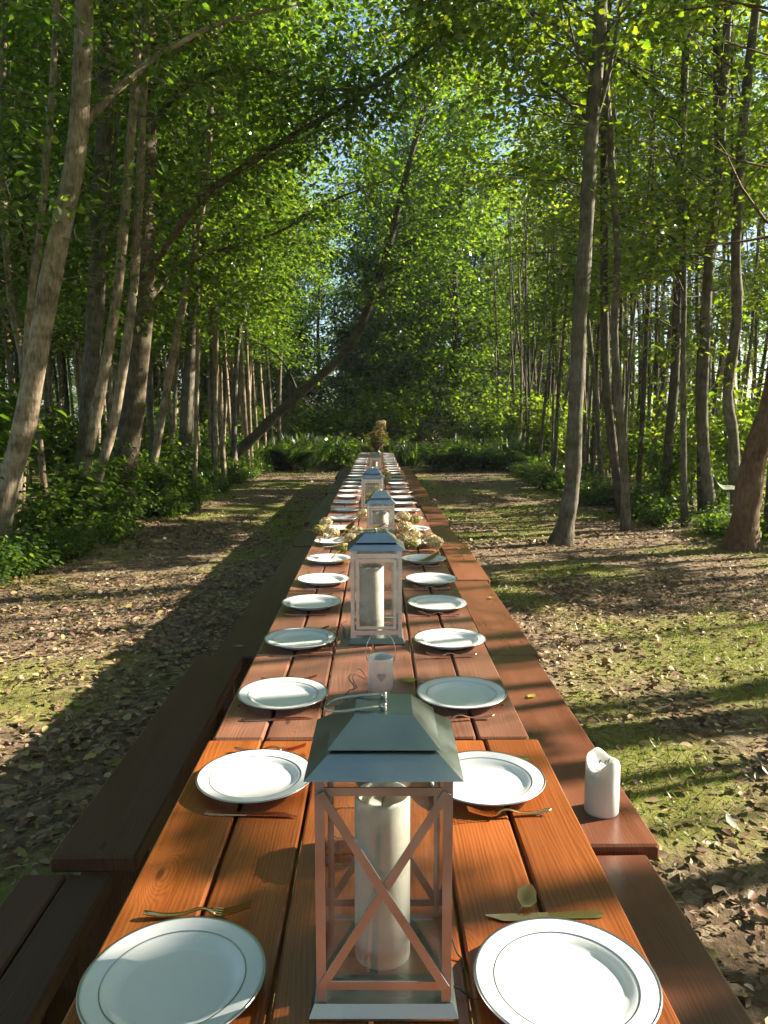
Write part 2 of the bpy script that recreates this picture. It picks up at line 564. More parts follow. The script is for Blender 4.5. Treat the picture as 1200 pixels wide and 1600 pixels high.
def ground_mat():
    m, nt, out = new_mat('woodland_floor')
    L = nt.links
    co = mapping(nt, (1, 1, 1), 'Object')
    at = N(nt, 'ShaderNodeAttribute'); at.attribute_name = 'grass'
    n1 = N(nt, 'ShaderNodeTexNoise'); n1.inputs['Scale'].default_value = 1.3; n1.inputs['Detail'].default_value = 8; n1.inputs['Roughness'].default_value = .7
    L.new(co, n1.inputs['Vector'])
    n2 = N(nt, 'ShaderNodeTexNoise'); n2.inputs['Scale'].default_value = 26; n2.inputs['Detail'].default_value = 6; n2.inputs['Roughness'].default_value = .7
    L.new(co, n2.inputs['Vector'])
    v = N(nt, 'ShaderNodeTexVoronoi'); v.inputs['Scale'].default_value = 22
    L.new(co, v.inputs['Vector'])
    soil = ramp(nt, n1.outputs[0], [(.3, (.10, .066, .042)), (.5, (.18, .125, .080)), (.7, (.27, .20, .13))])
    vc = N(nt, 'ShaderNodeSeparateColor'); L.new(v.outputs['Color'], vc.inputs[0])
    bits = ramp(nt, vc.outputs[0], [(0, (.08, .05, .03)), (.5, (.20, .14, .09)), (.9, (.36, .27, .18)), (1, (.46, .38, .26))])
    mx = N(nt, 'ShaderNodeMix', data_type='RGBA'); mx.inputs[0].default_value = .55
    L.new(soil, mx.inputs[6]); L.new(bits, mx.inputs[7])
    moss = ramp(nt, n2.outputs[0], [(.3, (.12, .11, .03)), (.55, (.22, .215, .055)), (.75, (.36, .32, .13))])
    ad = N(nt, 'ShaderNodeMath', operation='MULTIPLY_ADD'); L.new(n2.outputs[0], ad.inputs[0]); ad.inputs[1].default_value = .9
    sb = N(nt, 'ShaderNodeMath', operation='SUBTRACT'); L.new(at.outputs['Fac'], sb.inputs[0]); sb.inputs[1].default_value = .45
    L.new(sb.outputs[0], ad.inputs[2])
    cl = N(nt, 'ShaderNodeMapRange'); cl.inputs['From Min'].default_value = .35; cl.inputs['From Max'].default_value = .7
    L.new(ad.outputs[0], cl.inputs[0])
    m2 = N(nt, 'ShaderNodeMix', data_type='RGBA'); L.new(cl.outputs[0], m2.inputs[0]); L.new(mx.outputs[2], m2.inputs[6]); L.new(moss, m2.inputs[7])
    p = principled(nt, out, **{'Roughness': .95, 'Specular IOR Level': .15})
    L.new(m2.outputs[2], p.inputs['Base Color'])
    hh = N(nt, 'ShaderNodeMath', operation='ADD'); L.new(n2.outputs[0], hh.inputs[0]); L.new(vc.outputs[0], hh.inputs[1])
    L.new(bump(nt, hh.outputs[0], .9, .03), p.inputs['Normal'])
    return m


M['ground'] = ground_mat()

# ------------------------------------------------------------------ ground
def ground_h(x, y):
    x = np.asarray(x, float); y = np.asarray(y, float)
    wood = np.clip((np.abs(x - 0.5) - 3.6) / 2.0, 0, 1)
    far = np.clip((70 - np.hypot(x, y)) / 20, 0, 1)
    return ((fbm(x * .5, y * .5, 5) - .5) * (.03 + .22 * wood) + (fbm(x * 3.0, y * 3.0, 9, 2) - .5) * .035) * far


def grass_f(x, y):
    x = np.asarray(x, float); y = np.asarray(y, float)
    base = fbm(x * .9 + 3, y * .9, 21, 4)
    right = np.clip((x - .6) / .6, 0, 1) * np.clip((y - 2.2) / 1.2, 0, 1) * np.clip((8.0 - y) / 2.5, 0, 1)
    left = np.clip((-x - .8) / .4, 0, 1) * .12
    farr = np.clip((y - 7) / 3, 0, 1) * .12 + np.clip((np.abs(x) - 4) / 2, 0, 1) * .25
    return np.clip((base - .5) * 2.0 + .30 + right * .42 + left + farr, 0, 1)


gx = np.concatenate([[-900, -300, -120, -60, -35, -24, -18, -14], np.arange(-11, -5, .5), np.arange(-5, 6, .12), np.arange(6, 14, .5), [16, 20, 26, 36, 60, 120, 300, 900]])
gy = np.concatenate([[-900, -300, -100, -40, -15, -6, -3, -1], np.arange(0, 13, .12), np.arange(13, 26, .3), np.arange(26, 50, 1.5), [55, 62, 75, 110, 200, 400, 900]])
GX, GY = np.meshgrid(gx, gy)
gv = np.stack([GX.ravel(), GY.ravel(), ground_h(GX, GY).ravel()], 1)
nx = len(gx)
ii = (np.arange(len(gy) - 1)[:, None] * nx + np.arange(nx - 1)[None, :]).ravel()
gf = np.stack([ii, ii + 1, ii + 1 + nx, ii + nx], 1)
gm = np_mesh('ground', gv, gf, M['ground'], True)
ga = gm.attributes.new('grass', 'FLOAT', 'POINT')
ga.data.foreach_set('value', grass_f(GX, GY).ravel().astype(np.float32))
ground = link('ground', gm)
ground['kind'] = 'structure'
ground['label'] = 'woodland floor of trodden soil, dead leaves and grass patches'

# ------------------------------------------------------------------ leaves
def unit(v):
    return v / np.maximum(np.linalg.norm(v, axis=1, keepdims=True), 1e-9)


def leaf_arrays(c, a, n, ln, wd, quads=True):
    """c base, a axis, n normal; folded leaf. quads: two quads per leaf, else two triangles"""
    a = unit(a)
    s = unit(np.cross(a, n))
    n = np.cross(s, a)
    ln = ln[:, None]; wd = wd[:, None]
    k = len(c)
    if quads:
        f = .10
        vs = np.stack([c,
                       c + a * ln * .30 + s * wd * .46 + n * wd * f,
                       c + a * ln * .70 + s * wd * .36 + n * wd * f * .4,
                       c + a * ln - n * ln * .14,
                       c + a * ln * .70 - s * wd * .36 + n * wd * f * .4,
                       c + a * ln * .30 - s * wd * .46 + n * wd * f], 1)
        b = (np.arange(k) * 6)[:, None]
        fs = np.concatenate([b + np.array([[0, 1, 2, 3]]), b + np.array([[0, 3, 4, 5]])], 0)
    else:
        vs = np.stack([c, c + a * ln * .48 + s * wd * .5 + n * wd * .1, c + a * ln - n * ln * .1,
                       c + a * ln * .48 - s * wd * .5 + n * wd * .1], 1)
        b = (np.arange(k) * 4)[:, None]
        fs = np.concatenate([b + np.array([[0, 1, 2]]), b + np.array([[0, 2, 3]])], 0)
    return vs.reshape(-1, 3), fs


SLX, SLY = SD.x / SD.z, SD.y / SD.z


def dapple_cut(p):
    """True where leaves are left out to shape the sun patches below"""
    qx = p[:, 0] - (p[:, 2] - .75) * SLX
    qy = p[:, 1] - (p[:, 2] - .75) * SLY
    base = np.full(len(p), .50)
    tab = (qx > -.6) & (qx < .95)
    base = np.where(tab, np.where(qy > 1.6, .82, .70), base)
    base = np.where(tab & (qy > 9), .78, base)
    base = np.where(tab & (qx > .02) & (qy > 1.2) & (qy < 1.47), .36, base)
    base = np.where(tab & (qx < -.12) & (qy > 1.27) & (qy < 1.37), .40, base)
    rg = (qx >= .95) & (qx < 4.5)
    base = np.where(rg, .30, base)
    base = np.where(rg & (qy > 2.9) & (qy < 6.4), .95, base)
    base = np.where(rg & (qy <= 2.9), .55, base)
    lg = (qx <= -.6) & (qx > -3.2)
    base = np.where(lg, .4, base)
    base = np.where(lg & (qy > 3.8) & (qy < 8.2), .95, base)
    base = np.where((qy > 20) & (qy < 36) & (qx > -14) & (qx < 6), .88, base)
    n = .8 * vnoise(qx * 1.7 + .35 * qy, qy * 2.9, 83) + .2 * vnoise(qx * 3.6, qy * 6, 78)
    # spread to roughly uniform
    u = np.clip((n - .5) / .85 + .5, 0, 1)
    return u < base


def scatter_clusters(cl, n_per, spread, flat, size, g, droop=.25):
    """leaf clusters around points cl"""
    k = len(cl)
    c = np.repeat(cl, n_per, 0)
    o = g.normal(0, 1, (k * n_per, 3)) * np.array([spread, spread, spread * flat])
    c = c + o
    a = unit(o * np.array([1, 1, .3]) + g.normal(0, .35, o.shape) * spread)
    a[:, 2] -= droop
    n = g.normal(0, .42, o.shape) + np.array([0, 0, 1.0])
    ln = size * g.uniform(.65, 1.25, len(c))
    return c, a, n, ln, ln * g.uniform(.66, .86, len(c))


def interp(pts, t):
    """point on polyline at t in 0..1 by index"""
    p = np.asarray(pts, float)
    x = np.clip(t, 0, 1) * (len(p) - 1)
    i = np.minimum(np.floor(x).astype(int), len(p) - 2)
    f = (x - i)[..., None]
    return p[i] * (1 - f) + p[i + 1] * f


def smooth_line(pts, per=4):
    """Catmull-Rom through pts"""
    P = [Vector(p) for p in pts]
    out = []
    n = len(P)
    for i in range(n - 1):
        p0 = P[max(i - 1, 0)]; p1 = P[i]; p2 = P[i + 1]; p3 = P[min(i + 2, n - 1)]
        for k in range(per):
            t = k / per
            out.append(0.5 * ((2 * p1) + (p2 - p0) * t + (2 * p0 - 5 * p1 + 4 * p2 - p3) * t * t + (3 * p1 - p0 - 3 * p2 + p3) * t ** 3))
    out.append(P[-1])
    return out


def grow(seed, pts, r0, r1, zlo, blen, nb, cl_per, n_leaf, size, sides=8, quads=True, cull=None, toward=None, lift=(.15, .65), flare=1.35):
    """trunk polyline -> (trunk MB, leaf verts, leaf faces). branches between zlo and the top."""
    g = np.random.default_rng(seed)
    line = smooth_line(pts, 3)
    n = len(line)
    rad = []
    z0 = line[0].z
    for i, p in enumerate(line):
        t = i / (n - 1)
        r = r0 + (r1 - r0) * t
        r *= 1 + (flare - 1) * math.exp(-max(0, p.z - z0 - .1) / .17)
        rad.append(r * (1 + .05 * math.sin(i * 2.1 + seed)))
    mb = MB()
    mb.tube(line, rad, sides, True, .05)
    arr = np.array([tuple(p) for p in line])
    zt = arr[-1, 2]
    cls = []
    ok = np.where(arr[:, 2] >= zlo)[0]
    if len(ok) == 0:
        ok = np.array([n - 1])
    t_lo = ok[0] / (n - 1)
    for b in range(nb):
        t = t_lo + (1 - t_lo) * ((b + g.uniform(0, 1)) / nb)
        p = interp(arr, np.array([t]))[0]
        az = g.uniform(0, 2 * math.pi)
        if toward is not None and g.uniform() < .55:
            az = toward + g.normal(0, .7)
        hh = (p[2] - zlo) / max(zt - zlo, .1)
        prof = (.45 + .75 * math.sin(math.pi * min(1, .15 + .8 * hh))) * (1.0 - .45 * hh)
        l = blen * prof * g.uniform(.6, 1.25)
        up = g.uniform(*lift) + .35 * hh
        d = np.array([math.cos(az), math.sin(az), up]); d /= np.linalg.norm(d)
        bp = [p]
        cur = d.copy()
        for k in range(4):
            cur = cur + g.normal(0, .16, 3) + np.array([0, 0, -.08])
            cur /= np.linalg.norm(cur)
            bp.append(bp[-1] + cur * l / 4)
        rb = max(.004, (r0 + (r1 - r0) * t) * .20 * min(1, l / 1.5))
        mb.tube(bp, [rb, rb * .8, rb * .6, rb * .4, rb * .2], 4, False)
        tt = np.linspace(.28, 1.0, cl_per) + g.uniform(-.06, .06, cl_per)
        q = interp(bp, tt)
        q += g.normal(0, .11 * l, q.shape) * np.array([1, 1, .5])
        cls.append(q)
    # the leader's tip
    cls.append(np.array([arr[-1] + g.normal(0, .25, 3) for _ in range(cl_per)]))
    cl = np.concatenate(cls, 0)
    c, a, nn, ln, wd = scatter_clusters(cl, n_leaf, .17 + .03 * blen, .45, size, g)
    if cull is not None:
        keep = ~dapple_cut(c + np.array(cull)) | (g.uniform(0, 1, len(c)) < .002)  # leaves dropped along the sun's path to lay out light patches
        c, a, nn, ln, wd = c[keep], a[keep], nn[keep], ln[keep], wd[keep]
    keep = c[:, 2] > .15
    c, a, nn, ln, wd = c[keep], a[keep], nn[keep], ln[keep], wd[keep]
    vs, fs = leaf_arrays(c, a, nn, ln, wd, quads)
    return mb, vs, fs


def tree(name, label, loc, pts, r0, r1, bark, leaf, group=None, branches=(), seed=1, **kw):
    t = thing(name, label, 'tree', loc, 0, group)
    cull = loc if kw.pop('sun_gaps', False) else None
    mb, vs, fs = grow(seed, pts, r0, r1, cull=cull, **kw)
    mb.build('trunk', M[bark], t)
    allv = [vs]; allf = [fs]; off = len(vs)
    g = np.random.default_rng(seed + 900)
    for (bp, b0, b1, ncl, nlf) in branches:
        line = smooth_line(bp, 4)
        n = len(line)
        bm = MB()
        bm.tube(line, [b0 + (b1 - b0) * i / (n - 1) for i in range(n)], 7, True, .06)
        arr = np.array([tuple(p) for p in line])
        cl = []
        for k in range(ncl):
            tt = g.uniform(.15, 1)
            p = interp(arr, np.array([tt]))[0]
            e = p + np.array([g.normal(0, .55), g.normal(0, .6), g.normal(-.05, .28)])
            bm.tube([p, (p + e) / 2 + g.normal(0, .06, 3), e], [b1 * .55, b1 * .4, b1 * .15], 3, False)
            cl.append(e)
            cl.append((p + e) / 2 + g.normal(0, .1, 3))
        bm.build('limb', M[bark], t)
        if nlf:
            c, a, nn, ln, wd = scatter_clusters(np.array(cl), nlf, .2, .4, .09, g)
            v2, f2 = leaf_arrays(c, a, nn, ln, wd, kw.get('quads', True))
            allv.append(v2); allf.append(f2 + off); off += len(v2)
    link('crown', np_mesh('crown', np.concatenate(allv), np.concatenate(allf), M[leaf]), t)
    return t


def rel(pts):
    p0 = pts[0]
    return (p0[0], p0[1], 0.0), [(p[0] - p0[0], p[1] - p0[1], p[2]) for p in pts]


# --- the trees one can tell apart; stems as world points
def hero(name, label, pts, r0, r1, bark, leaf, top, seed, branches=(), ylean=0.0, **kw):
    pts = list(pts)
    # carry the stem on above the picture's top edge
    a, b = Vector(pts[-2]), Vector(pts[-1])
    d = (b - a).normalized()
    while pts[-1][2] < top:
        d = (d + Vector((0, 0, .25))).normalized()
        q = Vector(pts[-1]) + d * 1.3
        pts.append(tuple(q))
    loc, pp = rel(pts)
    pp[0] = (pp[0][0], pp[0][1], -.12)
    if ylean:
        pp = [(x, y + ylean * z, z) for x, y, z in pp]
    br = [([(x - loc[0], y - loc[1], z) for x, y, z in B[0]], *B[1:]) for B in branches]
    k = dict(zlo=2.4, blen=2.5, nb=38, cl_per=5, n_leaf=20, size=.09, sides=14, quads=True, flare=1.6, toward=(0.0 if pts[0][0] < 0 else math.pi))
    k.update(kw)
    return tree(name, label, loc, pp, r0, r1 * .75, bark, leaf, None, br, seed, **k)


hero('leaning_tree', 'smooth tan trunk leaning towards the path, standing before the forked stems',
     [(-4.27, 8.5, -.05), (-4.13, 8.5, .67), (-3.84, 8.5, 1.51), (-3.48, 8.5, 3.08), (-3.18, 8.5, 4.19), (-3.04, 8.5, 5.21), (-2.98, 8.5, 6.19)],
     .132, .088, 'bark_tan', 'leaf_left', 10, 1, zlo=6.0,
     branches=[([(-3.12, 8.5, 4.55), (-2.75, 8.7, 5.05), (-2.3, 8.9, 5.5), (-1.7, 9.1, 5.9), (-.9, 9.3, 6.2)], .05, .015, 14, 14)])
hero('mossy_tree', 'dark mossy straight trunk between the leaning tan trunk and the thick rough one',
     [(-4.14, 10.5, -.1), (-4.02, 10.5, .64), (-3.84, 10.5, 2.02), (-3.71, 10.5, 3.27), (-3.61, 10.5, 4.5), (-3.47, 10.5, 5.68), (-3.39, 10.5, 7.29)],
     .125, .10, 'bark_grey', 'leaf_left', 11, 2, zlo=5.6,
     branches=[([(-3.75, 10.5, 3.3), (-3.5, 10.3, 3.95), (-3.35, 10.2, 4.5), (-3.2, 10.1, 5.3)], .045, .02, 6, 12)])
hero('slim_tree', 'slim smooth stem curving up in front of the mossy trunk',
     [(-3.92, 9.8, -.05), (-3.69, 9.8, .94), (-3.44, 9.8, 1.99), (-3.22, 9.8, 3.01), (-3.07, 9.8, 4.07), (-2.98, 9.8, 4.82), (-2.85, 9.8, 5.91), (-2.83, 9.8, 6.91)],
     .07, .055, 'bark_tan', 'leaf_left', 9.5, 3, zlo=5.6)
hero('slim_tree', 'slim pale stem forking away from the mossy trunk towards the rough trunk',
     [(-3.94, 10.2, -.1), (-3.72, 10.2, .66), (-3.41, 10.2, 1.67), (-3.16, 10.2, 2.98), (-3.04, 10.2, 4.02), (-2.94, 10.2, 5.18)],
     .068, .054, 'bark_tan', 'leaf_left', 9, 4, zlo=5.2)
hero('thick_tree', 'thickest upright trunk with rough furrowed bark and long limbs over the path',
     [(-4.11, 12, -.1), (-3.92, 12, .71), (-3.7, 12, 2.09), (-3.52, 12, 3.52), (-3.46, 12, 4.92), (-3.35, 12, 6.72), (-3.25, 12, 8.11)],
     .185, .15, 'bark_rough', 'leaf_left', 12, 5, zlo=6.2, blen=2.2, nb=32,
     branches=[([(-3.45, 12, 3.75), (-2.64, 11.6, 4.59), (-2.08, 11.5, 5.0), (-1.25, 11.4, 5.48), (-.61, 11.3, 5.79), (.11, 11.2, 6.22), (.84, 11.1, 6.65), (1.37, 11, 7.11), (1.9, 10.9, 7.7)], .058, .018, 80, 20),
               ([(-3.4, 12, 5.7), (-2.9, 11.4, 5.95), (-2.48, 11.1, 6.09), (-1.87, 11, 6.25), (-1.27, 11, 6.15), (-.58, 11, 5.97), (.2, 11, 6.05)], .05, .014, 54, 20),
               ([(-3.4, 12, 6.2), (-2.57, 11.6, 7.01), (-2.02, 11.5, 7.43), (-1.48, 11.4, 7.84), (-.5, 11.3, 8.5)], .05, .018, 54, 20),
               ([(-3.5, 12, 3.3), (-3.1, 12.6, 3.95), (-2.5, 13.2, 4.35), (-1.7, 13.6, 4.7), (-.8, 13.9, 5.3), (.2, 14, 5.7)], .045, .014, 44, 18)])
hero('slim_tree', 'thin stem slanting over the path beyond the thick rough trunk',
     [(-3.95, 13, -.02), (-3.7, 13, 1.07), (-3.38, 13, 2.55), (-3.04, 13, 3.99), (-2.77, 13, 5.2), (-2.63, 13, 6.67)],
     .07, .049, 'bark_tan', 'leaf_left', 9, 6, zlo=4.6)
hero('upright_tree', 'mid-sized upright dark trunk behind the slanting thin stem',
     [(-3.8, 15, -.01), (-3.7, 15, 1.24), (-3.52, 15, 3.18), (-3.34, 15, 5.19), (-3.03, 15, 7.46), (-2.76, 15, 9.11)],
     .125, .087, 'bark_grey', 'leaf_left', 12, 7, zlo=5.0,
     branches=[([(-3.4, 15, 4.6), (-2.7, 14.6, 5.4), (-2.0, 14.4, 6.1), (-1.2, 14.2, 6.5), (-.3, 14, 6.7)], .045, .014, 40, 18),
               ([(-3.1, 15, 7.0), (-2.2, 15.4, 7.9), (-1.2, 15.8, 8.5), (-.2, 16.2, 8.9), (.9, 16.6, 9.1)], .05, .014, 70, 20),
               ([(-2.9, 15, 8.2), (-1.9, 16.2, 9.4), (-.8, 17.4, 10.2), (.4, 18.4, 10.7)], .045, .014, 60, 20)])
hero('thin_tree', 'wavy thin stem deep in the wood behind the leaning tan trunk',
     [(-5.15, 11, -.1), (-4.95, 11, 2.04), (-5.07, 11, 3.09), (-5.1, 11, 4.38), (-5.03, 11, 5.87), (-4.93, 11, 7.08)],
     .055, .041, 'bark_tan', 'leaf_left', 9, 8, zlo=2.2)
hero('thin_tree', 'thin pale stem rising close behind the leaning tan trunk',
     [(-4.4, 9.2, -.1), (-4.29, 9.2, .75), (-4.15, 9.2, 1.66), (-4.05, 9.2, 2.7), (-3.89, 9.2, 3.56)],
     .054, .038, 'bark_tan', 'leaf_left', 7.5, 9, zlo=2.6)
hero('fallen_leaning_tree', 'long bare trunk leaning low across the path and bending upwards',
     [(-4.45, 20, -.25), (-3.87, 20, .44), (-3.11, 20, 1.14), (-2.61, 20, 1.63), (-1.78, 20, 2.36), (-.95, 20, 3.09), (-.37, 20, 3.97), (.04, 20, 5.0), (.39, 20, 6.1), (.76, 20, 7.64), (1.23, 20, 9.23)],
     .15, .05, 'bark_dark', 'leaf_left', 12, 10, zlo=4.2, nb=44, blen=2.6, n_leaf=24,
     branches=[([(-2.0, 20, 2.2), (-2.3, 19.8, 2.9), (-2.7, 19.6, 3.3), (-3.3, 19.5, 3.6)], .03, .01, 6, 10)])
# right
hero('lone_tree', 'single grey-brown trunk standing on the open ground beside the tables',
     [(2.29, 9.5, -.06), (2.37, 9.5, .28), (2.43, 9.5, .72), (2.45, 9.5, 1.67), (2.47, 9.5, 2.74), (2.51, 9.5, 3.72), (2.54, 9.5, 4.95), (2.59, 9.5, 5.8), (2.61, 9.5, 6.77)],
     .105, .076, 'bark_grey', 'leaf_right', 11, 11, zlo=4.6, nb=30, sun_gaps=True,
     branches=[([(2.53, 9.5, 4.9), (2.68, 9.45, 5.4), (2.78, 9.4, 6.1), (2.9, 9.3, 7.2)], .03, .018, 6, 12),
               ([(2.58, 9.5, 5.6), (2.1, 9.7, 6.2), (1.5, 9.9, 6.5), (.9, 10.1, 6.7), (.3, 10.3, 6.6)], .035, .010, 56, 20),
               ([(2.6, 9.5, 6.6), (2.0, 10.2, 7.4), (1.2, 11, 8.0), (.4, 11.8, 8.2)], .035, .012, 52, 20)])
hero('bent_thin_tree', 'thin bent stem with a hooked foot at the edge of the plants',
     [(3.5, 10.6, -.04), (3.44, 10.6, .75), (3.33, 10.6, 1.7), (3.23, 10.6, 2.74), (3.24, 10.6, 3.72), (3.11, 10.6, 4.95), (2.98, 10.6, 6.14)],
     .06, .044, 'bark_grey', 'leaf_right', 9, 12, zlo=3.4, sun_gaps=True,
     branches=[([(3.1, 10.6, 5.2), (2.4, 11.4, 6.2), (1.6, 12.4, 7.2), (.8, 13.4, 7.9), (0, 14.2, 8.2)], .03, .010, 56, 20)])
hero('bent_thin_tree', 'thin dark stem curving behind the one with the hooked foot',
     [(3.92, 12, -.05), (3.7, 12, 1.07), (3.54, 12, 2.35), (3.46, 12, 4.01), (3.4, 12, 5.85), (3.41, 12, 7.63)],
     .075, .050, 'bark_dark', 'leaf_right', 10, 13, zlo=3.2, sun_gaps=True)
hero('slim_tree', 'slim upright dark stem with a swollen foot left of the paired stems',
     [(4.94, 13, -.05), (4.93, 13, .61), (4.99, 13, 1.96), (5.0, 13, 2.87), (4.98, 13, 4.21), (4.94, 13, 6.21), (4.96, 13, 8.14)],
     .085, .060, 'bark_dark', 'leaf_right', 11, 14, zlo=2.8, sun_gaps=True,
     branches=[([(4.95, 13, 6.4), (3.8, 13.8, 7.8), (2.6, 14.8, 8.8), (1.4, 15.6, 9.6), (.4, 16.2, 10)], .045, .014, 60, 18),
               ([(4.98, 13, 4.4), (4.0, 14.4, 5.6), (3.0, 15.6, 6.4), (2.0, 16.6, 6.8)], .035, .012, 52, 20)])
hero('slim_tree', 'paler of the paired stems, bowed outwards at its foot',
     [(5.12, 11.5, -.05), (5.0, 11.5, .55), (4.87, 11.5, 1.5), (4.85, 11.5, 2.72), (4.85, 11.5, 3.91), (4.93, 11.5, 5.33), (4.94, 11.5, 6.54), (4.95, 11.5, 7.55)],
     .085, .062, 'bark_grey', 'leaf_right', 10, 15, zlo=3.2, sun_gaps=True)
hero('slim_tree', 'darker of the paired stems, half hidden behind the bowed one',
     [(5.09, 11.8, -.05), (5.0, 11.8, 1.11), (4.92, 11.8, 2.46), (4.98, 11.8, 3.5), (5.06, 11.8, 4.89), (4.97, 11.8, 6.23)],
     .07, .054, 'bark_dark', 'leaf_right', 10, 16, zlo=3.2, sun_gaps=True)
hero('kinked_tree', 'grey stem with a sharp kink at head height beside the reddish trunk',
     [(5.26, 11, -.05), (5.18, 11, .49), (5.11, 11, 1.31), (5.0, 11, 1.9), (5.08, 11, 3.06), (5.01, 11, 3.81), (5.01, 11, 5.5), (5.11, 11, 7.13)],
     .085, .060, 'bark_grey', 'leaf_right', 10, 17, zlo=3.4, sun_gaps=True)
hero('reddish_tree', 'stout reddish trunk leaning away from the path at the wood edge',
     [(4.34, 9, -.08), (4.38, 9, .46), (4.45, 9, 1.12), (4.6, 9, 1.64), (4.81, 9, 2.68), (5.09, 9, 3.89), (5.3, 9, 5.12)],
     .155, .11, 'bark_red', 'leaf_right', 9, 18, zlo=3.2, sun_gaps=True,
     branches=[([(4.5, 9, 1.3), (4.75, 8.9, 1.95), (4.95, 8.8, 2.7), (5.05, 8.7, 3.6)], .05, .025, 6, 12)])

# --- the wood: stems of the same kind
def wood_stem(g, H, wob=.16, lean=0.0, az=0.0):
    n = 8
    pts = []
    x = y = 0.0
    vx, vy = g.normal(0, .03, 2)
    for i in range(n + 1):
        z = H * i / n
        pts.append((x + lean * math.cos(az) * z, y + lean * math.sin(az) * z, z if i else -.12))
        vx += g.normal(0, .035); vy += g.normal(0, .035)
        x += vx * H / n * wob * 6; y += vy * H / n * wob * 6
    return pts


def too_close(x, y, pts, d):
    return any((x - a) ** 2 + (y - b) ** 2 < d * d for a, b in pts)


hero_xy = [(o.location.x, o.location.y) for o in bpy.data.objects if o.parent is None and o.get('category') == 'tree']

# right-hand belt, every tree with its own crown, thinned for the dapples
g0 = np.random.default_rng(5)
spots = []
tries = 0
while len(spots) < 122 and tries < 12000:
    tries += 1
    x = g0.uniform(4.4, 13.5); y = g0.uniform(5.0, 35)
    if x < 5.6 and y < 9.5:
        continue
    if x / max(y, 1) > .62:
        continue
    if too_close(x, y, spots, .8) or too_close(x, y, hero_xy, .8):
        continue
    spots.append((x, y))
# unseen stems added between the sun and the near tables for dapples
n_out = 0
while n_out < 26:
    x = g0.uniform(4.8, 12.5); y = g0.uniform(1.2, 10)
    if x / y < .62 or too_close(x, y, spots, 1.0):
        continue
    spots.append((x, y)); n_out += 1
for i, (x, y) in enumerate(spots):
    g = np.random.default_rng(300 + i)
    H = g.uniform(8.5, 12.5)
    pts = wood_stem(g, H, .16, g.uniform(0, .05), g.uniform(0, 6.28))
    edge = x < 6.5
    row = 'at the edge of the sunny clearing' if x < 6.2 else ('inside the sunny wood' if x < 9.5 else 'at the back of the sunny wood')
    tree('slender_tree', 'slender %s stem with yellow-green leaves %s' % (['dark brown', 'mossy grey'][i % 2], row), (x, y, 0), pts,
         g.uniform(.035, .075), .014, ['bark_dark', 'bark_grey'][i % 2], 'leaf_right', 'slender %s trees %s' % (['dark', 'grey'][i % 2], row),
         (), 300 + i, zlo=g.uniform(1.8, 4.0), blen=g.uniform(1.1, 1.7), nb=int(g.integers(28, 38)), cl_per=5, n_leaf=26 if x / y < .62 else 34,
         size=.10, sides=7, quads=False, sun_gaps=True, flare=1.25)

# thin bare poles standing among them
n_pole = 0
tries = 0
while n_pole < 44 and tries < 9000:
    tries += 1
    x = g0.uniform(4.3, 10.5); y = g0.uniform(12, 33)
    if too_close(x, y, spots, .5) or too_close(x, y, hero_xy, .5):
        continue
    spots.append((x, y)); n_pole += 1
    g = np.random.default_rng(1300 + n_pole)
    tree('pole_tree', 'thin bare pole-like stem, leafy only at its top, in the sunny wood', (x, y, 0), wood_stem(g, g.uniform(8.5, 11.5), .13, g.uniform(0, .06), g.uniform(0, 6.28)),
         g.uniform(.03, .055), .014, ['bark_tan', 'bark_grey'][n_pole % 2], 'leaf_right', 'thin poles of the sunny wood', (), 1300 + n_pole, zlo=g.uniform(5, 6.5), blen=1.2, nb=12,
         cl_per=4, n_leaf=20, size=.10, sides=7, quads=False, sun_gaps=True, flare=1.25)

# shared kinds for the rest
def proto(seed, H, r0, bark, leaf, zlo, blen, nb, nleaf, size, cl=4, lean=.03):
    g = np.random.default_rng(seed)
    pts = wood_stem(g, H, .14, lean, g.uniform(0, 6.28))
    mb, vs, fs = grow(seed, pts, r0, .014, zlo, blen, nb, cl, nleaf, size, 8, True)
    return mb.mesh('trunk', M[bark]), np_mesh('crown', vs, fs, M[leaf])


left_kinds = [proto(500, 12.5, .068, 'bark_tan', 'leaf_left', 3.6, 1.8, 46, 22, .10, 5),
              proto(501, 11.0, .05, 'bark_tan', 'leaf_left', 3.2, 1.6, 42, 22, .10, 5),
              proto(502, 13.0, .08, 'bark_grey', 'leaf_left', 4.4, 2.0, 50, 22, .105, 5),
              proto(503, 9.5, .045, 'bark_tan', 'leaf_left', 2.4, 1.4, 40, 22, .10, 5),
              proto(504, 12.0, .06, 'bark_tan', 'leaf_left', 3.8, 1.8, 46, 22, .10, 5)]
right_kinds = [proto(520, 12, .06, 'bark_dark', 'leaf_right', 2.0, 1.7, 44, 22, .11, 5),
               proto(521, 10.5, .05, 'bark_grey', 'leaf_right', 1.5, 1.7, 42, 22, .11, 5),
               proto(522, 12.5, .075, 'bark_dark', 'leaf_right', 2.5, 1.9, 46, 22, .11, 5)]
far_green = [proto(545, 13.5, .16, 'bark_dark', 'leaf_left', .8, 3.0, 84, 30, .16, 6),
             proto(546, 12.0, .15, 'bark_dark', 'leaf_left', .6, 3.0, 84, 30, .16, 6)]
far_kinds = [proto(540, 13.0, .16, 'bark_dark', 'leaf_far', .8, 3.0, 84, 30, .16, 6),
             proto(541, 15.0, .18, 'bark_dark', 'leaf_far', 1.0, 3.4, 92, 30, .16, 6),
             proto(542, 11.0, .14, 'bark_dark', 'leaf_far', .5, 2.8, 80, 30, .16, 6)]
sunny_kinds = [proto(560, 11, .13, 'bark_grey', 'leaf_right', .6, 2.8, 84, 28, .16, 6),
               proto(561, 9, .11, 'bark_grey', 'leaf_right', .4, 2.6, 76, 28, .16, 6)]


